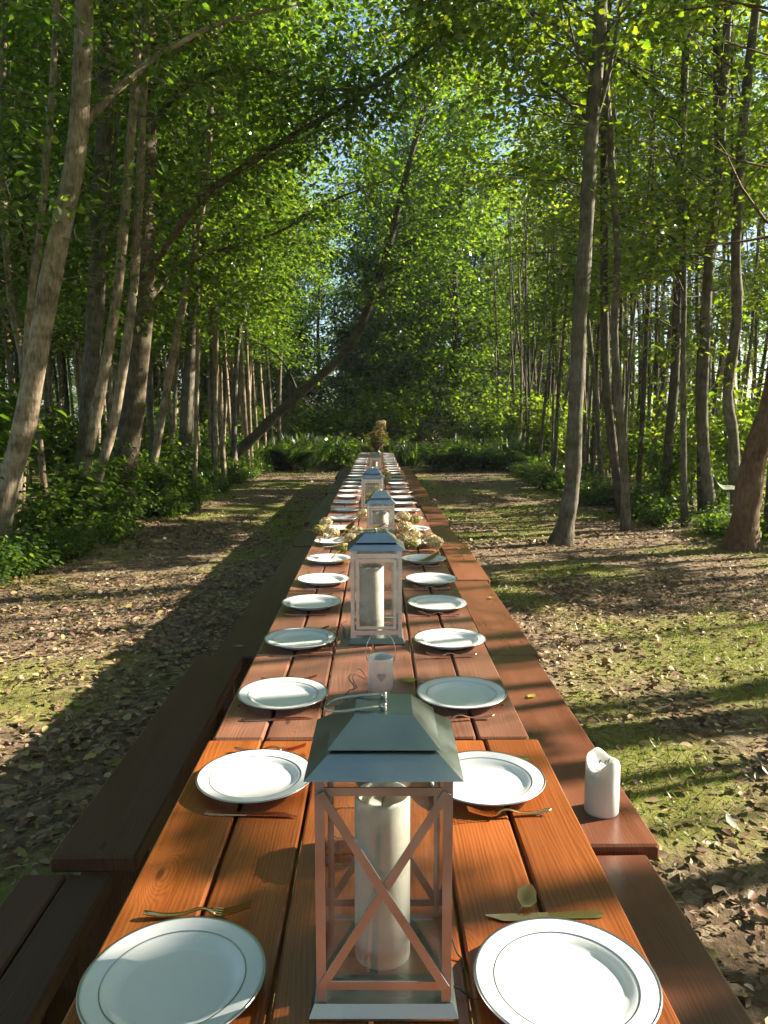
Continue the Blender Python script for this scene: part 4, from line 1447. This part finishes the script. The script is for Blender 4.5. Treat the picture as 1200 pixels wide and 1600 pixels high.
def lantern(label, x, y, rz, w, eave, top, kind, frame, roofm, handle_side=-1):
    """w eave width; eave height; top height"""
    t = thing('lantern', label, 'lantern', (x, y, TOP + .0015), rz, 'candle lanterns along the tables')
    h = w * .46                      # half body
    m = MB()
    frustum(m, w * 1.02, .004, w * .95, .020)
    m.box(-w * .51, w * .51, -w * .51, w * .51, 0, .004)
    m.build('base', M[roofm], t)
    pw = w * .065
    for sx in (-1, 1):
        for sy in (-1, 1):
            m = MB()                 # angle-iron corner post
            m.box(sx * h - (pw if sx > 0 else 0), sx * h + (0 if sx > 0 else pw), sy * h - (.0018 if sy > 0 else 0), sy * h + (0 if sy > 0 else .0018), .019, eave + .006)
            m.box(sx * h - (.0018 if sx > 0 else 0), sx * h + (0 if sx > 0 else .0018), sy * (h - .0018) - (pw if sy > 0 else 0), sy * (h - .0018) + (0 if sy > 0 else pw), .019, eave + .006)
            m.build('post', M[frame], t)
    rh = .0115 if kind == 'cross' else .016
    zb, ztp = .044 if kind == 'cross' else .040, eave - .020
    for k in range(4):
        q = Matrix.Rotation(k * math.pi / 2, 3, 'Z')
        for zz in (zb, ztp):
            m = MB()
            a = q @ Vector((-h + pw, -h + .0012, zz)); b = q @ Vector((h - pw, -h + .0012, zz))
            m.bar(a, b, .0024, rh)
            m.build('rail', M[frame], t)
        if kind == 'cross' and k in (0, 2):
            for (z1, z2, o) in ((zb, ztp, .0012), (ztp, zb, .0040)):
                m = MB()
                a = q @ Vector((-h + pw * .6, -h - o, z1)); b = q @ Vector((h - pw * .6, -h - o, z2))
                m.bar(a, b, .0022, rh * 1.0)
                m.build('brace', M[frame], t)
        elif kind != 'cross':
            m = MB()                 # inner frame of the door
            hi = h - pw - .012
            for s in (-1, 1):
                m.bar(q @ Vector((s * hi, -h + .003, zb + .012)), q @ Vector((s * hi, -h + .003, ztp - .012)), .010, .003, q @ Vector((0, -1, 0)))
            for zz in (zb + .017, ztp - .017):
                m.bar(q @ Vector((-hi + .005, -h + .003, zz)), q @ Vector((hi - .005, -h + .003, zz)), .003, .010)
            m.build('door_frame', M[frame], t)
        m = MB()
        g_ = h - .008
        vs = [q @ Vector(v) for v in ((-g_ + .004, -g_, .021), (g_ - .004, -g_, .021), (g_ - .004, -g_, eave), (-g_ + .004, -g_, eave))]
        m.add(vs, [(0, 1, 2, 3)])
        m.build('pane', M['glass'], t)
    m = MB()
    hr = top - eave
    frustum(m, w * 1.05, eave, w * .62, eave + hr * .52)
    roof = m.build('roof', M[roofm], t)
    m = MB()
    frustum(m, w * .76, eave + hr * .46, w * .40, top)
    m.build('roof_cap', M[roofm], roof)
    # bail handle lying to one side
    m = MB()
    pts = []
    e = w * .11
    s = handle_side
    for k in range(11):
        u = k / 10
        ang = math.pi * u
        pts.append((s * (w * .42 * math.sin(ang) ** .8 if 0 < u < 1 else 0) - .0, -e * math.cos(ang) * (1 + .9 * math.sin(ang)), top + .006 + .002 * math.sin(ang) - .012 * math.sin(ang)))
    m.tube(pts, .0022, 6)
    m.build('handle', M['wire'], roof)
    for sy in (-1, 1):
        m = MB(); m.tube([(0, sy * e, top - .001), (0, sy * e, top + .010)], .0045, 8)
        m.build('handle_eye', M['wire'], roof)
    return t


def candle(label, x, y, z, r, h, mat='wax', wick=True, name='pillar_candle', dip=.02, seg=40):
    t = thing(name, label, 'candle', (x, y, z), 0, None)
    m = MB()
    m.lathe([(0, 0), (r * .97, 0), (r, .003), (r * 1.0, h * .5), (r * .985, h - .006), (r * .95, h), (r * .90, h - .001), (r * .84, h - dip * .5), (r * .6, h - dip), (0, h - dip * 1.02)], seg)
    m.build('wax_body', M[mat], t)
    if wick:
        m = MB(); m.tube([(0, 0, h - dip - .002), (.001, 0, h - dip + .008), (.004, .001, h - dip + .016)], [.0018, .0016, .0012], 6)
        m.build('wick', M['wick'], t)
    return t


lantern('zinc lantern with crossed metal braces over its glass front', .010, 1.036, R(-.6), .196, .338, .402, 'cross', 'frame', 'zinc')
candle('tall cream pillar candle inside the cross-braced lantern', .008, 1.046, TOP + .0062, .0405, .262)
lantern('plain-framed tall zinc lantern standing behind the small white heart bucket', -.002, 2.765, R(.8), .198, .338, .392, 'plain', 'frame_white', 'zinc')
candle('cream pillar candle inside the lantern behind the heart bucket', -.018, 2.80, TOP + .0062, .045, .255)
lantern('squat zinc lantern among the dried flowers', .03, 5.45, R(2), .205, .205, .292, 'plain', 'frame_white', 'zinc')
candle('wide cream candle inside the squat lantern among the flowers', .03, 5.45, TOP + .0062, .055, .13)
lantern('tall plain-framed lantern beyond the flowers', -.035, 6.75, R(-2), .20, .29, .368, 'plain', 'frame_white', 'zinc')
candle('cream candle inside the tall lantern beyond the flowers', -.035, 6.75, TOP + .0062, .042, .2)
lantern('small lantern standing near the flower urn at the end of the row', -.02, 12.2, R(3), .19, .20, .27, 'plain', 'frame_white', 'zinc')
candle('small cream candle inside the lantern near the flower urn', -.02, 12.2, TOP + .0062, .035, .12)

# the melted candle on the bench
t = thing('melted_candle', 'white candle with a melted hollow top standing on the bench', 'candle', (.632, 2.04, .4555))
m = MB()
r, h = .0475, .165
seg, vs, fs = 48, [], []
rows = [(0, 0), (.96, 0), (1, .004), (1.0, h * .45), (.985, h * .8)]
for ri, (rr, zz) in enumerate(rows):
    for k in range(seg):
        a_ = 2 * math.pi * k / seg
        vs.append((r * rr * math.cos(a_), r * rr * math.sin(a_), zz))


def rim_h(a_):
    return h * (1.0 - .07 * (1 + math.sin(a_ * 2 + .9)) - .13 * math.exp(-((((a_ - 4.05 + math.pi) % (2 * math.pi)) - math.pi) / .42) ** 2) + .02 * math.sin(5 * a_))


for (rr, dz) in ((.975, -.006), (.93, 0), (.86, -.004), (.78, -.018), (.6, -.030), (.3, -.034), (0, -.034)):
    for k in range(seg):
        a_ = 2 * math.pi * k / seg
        hz = rim_h(a_) if rr > .7 else h * .84
        f = 1 if rr > .7 else .0
        vs.append((r * rr * math.cos(a_), r * rr * math.sin(a_), (hz + dz) if f else h * .86 + dz * .4))
for ri in range(len(rows) + 7 - 1):
    for k in range(seg):
        k2 = (k + 1) % seg
        fs.append((ri * seg + k, ri * seg + k2, (ri + 1) * seg + k2, (ri + 1) * seg + k))
m.add(vs, fs, True)
m.build('wax_body', M['wax_white'], t)
for dx, dy in ((-.012, -.006), (.002, -.01), (.014, 0)):
    m = MB(); m.tube([(dx, dy, h * .85), (dx + .001, dy, h * .90), (dx + .004, dy - .002, h * .93)], .0013, 6)
    m.build('wick', M['wick'], t)

# white bucket with a heart
t = thing('heart_bucket', 'small white tealight bucket with a heart and wire handle', 'candle holder', (.012, 2.17, TOP + .0015))
m = MB()
rb, hb = .0365, .112
m.lathe([(0, .002), (rb - .003, .002), (rb - .0022, hb - .002), (rb - .0012, hb), (rb, hb), (rb + .0008, hb - .003), (rb, hb - .005), (rb - .001, 0), (0, 0)], 40)
m.build('bucket', M['bucket'], t)
m = MB()
hv = []
for k in range(40):
    a_ = 2 * math.pi * k / 40
    hx = 16 * math.sin(a_) ** 3; hz = 13 * math.cos(a_) - 5 * math.cos(2 * a_) - 2 * math.cos(3 * a_) - math.cos(4 * a_)
    hv.append((hx, hz))
vs = []
for sc_, off in ((.00085, .0012), (.00085, .0002)):
    for hx, hz in hv:
        xx = hx * sc_ + .002; ang = -math.pi / 2 + xx / rb
        vs.append(((rb + off) * math.cos(ang), (rb + off) * math.sin(ang), .062 + hz * sc_))
ctr = -math.pi / 2 + .002 / rb
vs.append(((rb + .0012) * math.cos(ctr), (rb + .0012) * math.sin(ctr), .062))
fs = [(k, (k + 1) % 40, 80) for k in range(40)] + [(k, k + 40, (k + 1) % 40 + 40, (k + 1) % 40) for k in range(40)]
m.add(vs, fs)
m.build('heart', M['heart_shade'], t)
m = MB()
pts = [(-(rb + .002), 0, hb - .014), (-(rb + .006), 0, hb + .004)]
for k in range(13):
    a_ = math.pi * k / 12
    pts.append((-(rb + .007) * math.cos(a_), .004 * math.sin(a_), hb + .012 + .062 * math.sin(a_)))
pts += [((rb + .006), 0, hb + .004), ((rb + .002), 0, hb - .014)]
m.tube(pts, .0014, 6)
m.build('handle', M['wire'], t)

# cut-glass bowl behind the first lantern
t = thing('glass_bowl', 'clear cut-glass candle bowl half hidden behind the cross-braced lantern', 'bowl', (-.055, 1.335, TOP + .0012))
m = MB()
seg = 24
prof = [(0, .004), (.034, .004), (.048, .03), (.052, .062), (.0555, .062), (.054, .03), (.040, 0), (0, 0)]
vs = []; fs = []
for (rr, zz) in prof:
    for k in range(seg):
        a_ = 2 * math.pi * k / seg
        q = rr * (1 + (.03 if k % 2 else -.03) * (1 if rr > .045 else 0))
        vs.append((q * math.cos(a_), q * math.sin(a_), zz))
for ri in range(len(prof) - 1):
    for k in range(seg):
        k2 = (k + 1) % seg
        fs.append((ri * seg + k2, ri * seg + k, (ri + 1) * seg + k, (ri + 1) * seg + k2))
m.add(vs, fs)
m.build('bowl', M['cutglass'], t)
m = MB()
for k in range(12):
    a_ = 2 * math.pi * k / 12
    m.tube([(.0525 * math.cos(a_), .0525 * math.sin(a_), .0625), (.0525 * math.cos(a_), .0525 * math.sin(a_), .066)], .004, 6)
m.build('rim_beads', M['cutglass'], t)

# thin dark cord of the fairy lights, in loops along the middle of the tables
def cord(label, pts):
    m = MB(); m.tube(smooth_line(pts, 5), .0013, 5)
    o = m.build('light_cord', M['cord'])
    tag(o, label, 'cord', 'loose dark cords on the tables')


cz = TOP + .003
cord('thin dark cord curled beside the cross-braced lantern towards the candle side', [(.098, 1.10, cz), (.112, 1.085, cz + .012), (.120, 1.06, cz + .004), (.128, 1.05, cz), (.126, 1.03, cz + .001)])
cord('thin dark cord end poking out at the foot of the cross-braced lantern', [(.098, 1.0, cz), (.112, .985, cz + .008), (.128, .978, cz), (.14, .97, cz + .002)])
cord('thin dark cord looped beside the white heart bucket', [(-.03, 2.30, cz), (-.055, 2.36, cz + .01), (-.075, 2.30, cz + .003), (-.06, 2.22, cz), (-.08, 2.16, cz + .012), (-.095, 2.12, cz), (-.07, 2.09, cz + .012), (-.05, 2.12, cz)])
cord('thin dark cord twisted beside the lantern behind the heart bucket', [(-.115, 2.74, cz), (-.125, 2.80, cz + .014), (-.12, 2.86, cz), (-.135, 2.9, cz + .008), (-.12, 2.98, cz)])

# ------------------------------------------------------------------ loose leaves
def single_leaf(name, label, loc, rot, ln, wd, mat, curl=.3, group=None):
    m = MB()
    n = 7
    vs = []; fs = []
    for i in range(n):
        u = i / (n - 1)
        w = wd / 2 * (math.sin(math.pi * min(1, u * .92 + .06)) ** .75) * (1 if i % 2 else .88)
        if i == n - 1:
            w = .0006
        z = curl * ln * (u - .5) ** 2 * 1.6
        for s in (-1, 0, 1):
            vs.append((u * ln - ln / 2, s * w, z + abs(s) * w * curl * .9))
    for i in range(n - 1):
        for k in range(2):
            fs.append((i * 3 + k, i * 3 + 3 + k, i * 3 + 4 + k, i * 3 + 1 + k))
    m.add(vs, fs, True)
    m.tube([(-ln / 2, 0, curl * ln * .4), (-ln * .62, 0, curl * ln * .3), (-ln * .8, .003, .002)], [.0012, .001, .0008], 4)
    o = m.build(name, M[mat])
    o.location = loc
    o.rotation_euler = rot
    tag(o, label, 'leaf', group)
    return o


single_leaf('fallen_leaf', 'yellow-green leaf lying on the table next to the heart bucket', (.098, 2.27, TOP + .004), (0, .05, .15), .052, .034, 'yleaf', .25)
single_leaf('curled_leaf', 'curled cream leaf touching the gold knife on the orange table', (.246, 1.187, TOP + .010), (.5, -.5, .9), .040, .036, 'cream', .9)
single_leaf('fallen_leaf', 'small yellow leaf lying on the reddish bench beside the second table', (.615, 2.93, .458), (0, .02, .8), .045, .032, 'yleaf', .25)
single_leaf('fallen_leaf', 'small pale leaf resting near the edge of the third reddish bench', (.705, 4.62, .458), (0, .05, 2.0), .04, .03, 'yleaf', .3)
single_leaf('fallen_leaf', 'olive leaf tucked under the fourth plate on the shaded bench side', (-.21, 2.62, TOP + .004), (0, .04, 2.6), .06, .035, 'dryleaf', .2)
single_leaf('fallen_leaf', 'small dry leaf lying on the shaded bench beside the third table', (-.66, 3.6, .4625), (0, .05, .3), .04, .03, 'pale', .3)
g6 = np.random.default_rng(61)
for k, (x, y) in enumerate([(1.28, 2.22), (1.42, 2.05), (1.62, 2.55), (1.18, 1.78), (1.55, 1.85), (1.9, 3.05), (1.35, 2.75), (2.15, 3.4), (1.75, 2.2)]):
    single_leaf('large_fallen_leaf', 'large pale dry leaf lying on the ground beside the reddish benches', (x, y, float(ground_h(x, y)) + .02), (g6.normal(0, .25), g6.normal(0, .25), g6.uniform(0, 6.28)),
                g6.uniform(.065, .10), g6.uniform(.04, .06), 'litter' if k % 3 else 'pale', .4, 'large leaves on the ground by the benches')
for k, (x, y) in enumerate([(-1.05, 2.55), (-1.25, 2.2), (-1.45, 2.9), (-1.1, 3.2), (-1.6, 2.4), (-1.35, 3.7), (-1.75, 3.3)]):
    single_leaf('large_fallen_leaf', 'large dry leaf lying in the shadow beside the dark benches', (x, y, float(ground_h(x, y)) + .02), (g6.normal(0, .25), g6.normal(0, .25), g6.uniform(0, 6.28)),
                g6.uniform(.065, .10), g6.uniform(.04, .06), 'litter' if k % 3 else 'pale', .4, 'large leaves in the bench shadow')
single_leaf('pale_leaf', 'big pale yellow leaf on the ground by the end of the first reddish bench', (1.0, 1.74, .03), (.3, -.2, 1.0), .10, .07, 'cream', .5)

# pale curled strip among the plants
m = MB()
vs = []; fs = []
for i in range(12):
    u = i / 11
    x = -.22 + .44 * u; z = .62 + .16 * (2 * u - 1) ** 2 * (1.2 if u < .5 else .35) - .02 * math.sin(9 * u)
    w = .05 * math.sin(math.pi * (.08 + .84 * u)) ** .6 + .012 * math.sin(7 * u)
    vs += [(x, -w, z - .02), (x, 0, z), (x, w, z + .03)]
for i in range(11):
    for k in range(2):
        fs.append((i * 3 + k, i * 3 + 3 + k, i * 3 + 4 + k, i * 3 + 1 + k))
m.add(vs, fs, True)
m.tube([(0, 0, -.1), (.02, .01, .3), (0, 0, .61)], [.01, .009, .006], 5)
o = m.build('pale_drooping_leaf', M['pale'])
o.location = (4.72, 10.2, 0)
tag(o, 'large pale drooping leaf in the plants in front of the kinked stem', 'leaf')

# ------------------------------------------------------------------ dried flowers
def flower_mesh(seed, r, n, mat):
    g = np.random.default_rng(seed)
    d = unit(g.normal(0, 1, (n, 3)))
    c = d * r * g.uniform(.75, 1.0, (n, 1)) * np.array([1, 1, .75])
    cs = []; as_ = []; ns = []
    for k in range(4):
        t1 = unit(np.cross(d, g.normal(0, 1, (n, 3))))
        cs.append(c); as_.append(t1); ns.append(d + g.normal(0, .3, (n, 3)))
    c = np.concatenate(cs); ln = np.full(len(c), .014) * g.uniform(.7, 1.3, len(c))
    vs, fs = leaf_arrays(c, np.concatenate(as_), np.concatenate(ns), ln, ln * .8, True)
    return np_mesh('blossom', vs, fs, M[mat])


heads = [flower_mesh(700, .052, 120, 'petal'), flower_mesh(701, .042, 100, 'petal_y'), flower_mesh(702, .06, 130, 'petal')]
FL = [(-.30, 5.05, .05, 2), (-.37, 5.55, .05, 0), (-.40, 5.25, .045, 1), (-.16, 4.75, .05, 0), (-.13, 5.0, .05, 2), (-.20, 4.5, .04, 1),
      (-.05, 6.25, .17, 1), (-.10, 5.75, .09, 0), (.19, 5.15, .07, 2), (.24, 4.9, .055, 0), (.17, 4.75, .05, 0), (.22, 4.62, .045, 1), (.33, 4.75, .05, 2),
      (.36, 4.62, .05, 0), (.29, 5.65, .06, 1), (.20, 5.75, .07, 2), (.15, 9.6, .05, 0), (.17, 10.3, .05, 2), (.14, 11.2, .05, 0)]
for k, (x, y, z, hk) in enumerate(FL):
    side = 'melted candle side' if x > 0 else 'shaded bench side'
    where = 'beyond the tall plain lantern' if y > 9 else 'around the squat lantern'
    t = thing('dried_flower', 'dried %s flower head %s on the %s' % (['cream', 'greenish yellow', 'large cream'][hk], where, side), 'flower', (x, y, TOP + z), g6.uniform(0, 6.28), 'dried flowers on the tables')
    link('blossom', heads[hk], t)
    m = MB(); az = g6.uniform(0, 6.28)
    e = Vector((math.cos(az) * .2, math.sin(az) * .2, .004 - z))
    m.tube([(0, 0, -.01), e * .5 + Vector((0, 0, .01)), e], [.0025, .002, .002], 5)
    m.build('stem', M['dryleaf'], t)
for k, (x, y, rz_) in enumerate([(-.24, 5.1, .9), (-.19, 5.3, 1.2), (.0, 5.06, .2), (-.04, 5.1, .5), (.05, 5.02, 2.4), (-.22, 4.35, .3), (.3, 5.2, 2.2), (-.3, 4.95, 1.4), (-.13, 3.9, .2), (.3, 4.25, .7)]):
    single_leaf('dried_leaf', 'long olive-brown dried leaf strewn with the flowers by the squat lantern', (x, y, TOP + .02 + .03 * (k % 3)), (g6.normal(0, .4), -.25, rz_), .17, .04, 'dryleaf', .3, 'dried leaves among the flowers')
for k, (x, y) in enumerate(((.16, 4.16), (.27, 4.36), (.19, 4.22))):
    pass

# urn and bouquet at the end of the row
t = thing('flower_urn', 'dark urn holding a tall bouquet of dried flowers on the last table', 'vase', (.02, 18.1, TOP + .0015))
m = MB()
m.lathe([(0, 0), (.10, 0), (.105, .01), (.06, .05), (.05, .09), (.11, .15), (.15, .24), (.155, .27), (.14, .27), (.10, .16), (0, .15)], 28)
m.build('urn', M['urn'], t)
for k in range(16):
    az = g6.uniform(0, 6.28); rr = g6.uniform(.02, .20); z = g6.uniform(.34, .72)
    b = link('blossom', heads[k % 3], t, (rr * math.cos(az), rr * math.sin(az), z))
    b.scale = (1.5, 1.5, 1.5)
    m = MB(); m.tube([(0, 0, .2), (rr * .4 * math.cos(az), rr * .4 * math.sin(az), (z + .2) / 2), (rr * math.cos(az), rr * math.sin(az), z)], .003, 4)
    m.build('stem', M['dryleaf'], t)
gl = np.random.default_rng(71)
cl = np.stack([gl.normal(0, .13, 26), gl.normal(0, .13, 26), gl.uniform(.25, .6, 26)], 1)
c, a, nn, ln, wd = scatter_clusters(cl, 9, .06, .8, .09, gl)
vs, fs = leaf_arrays(c, a, nn, ln, wd * .5, True)
link('foliage', np_mesh('foliage', vs, fs, M['dryleaf']), t)

# ------------------------------------------------------------------ the air of the wood
m = MB()
m.box(-48, 48, -24, 62, -1.2, 20)
hz, nt, out = new_mat('haze_air')
pv = nt.nodes.new('ShaderNodeVolumePrincipled')
pv.inputs['Color'].default_value = (.86, .92, 1.0, 1)
pv.inputs['Density'].default_value = .0007
pv.inputs['Anisotropy'].default_value = .3
nt.links.new(pv.outputs[0], out.inputs['Volume'])
o = m.build('haze', hz)
tag(o, 'thin bluish morning haze filling the wood', 'haze', kind='stuff')
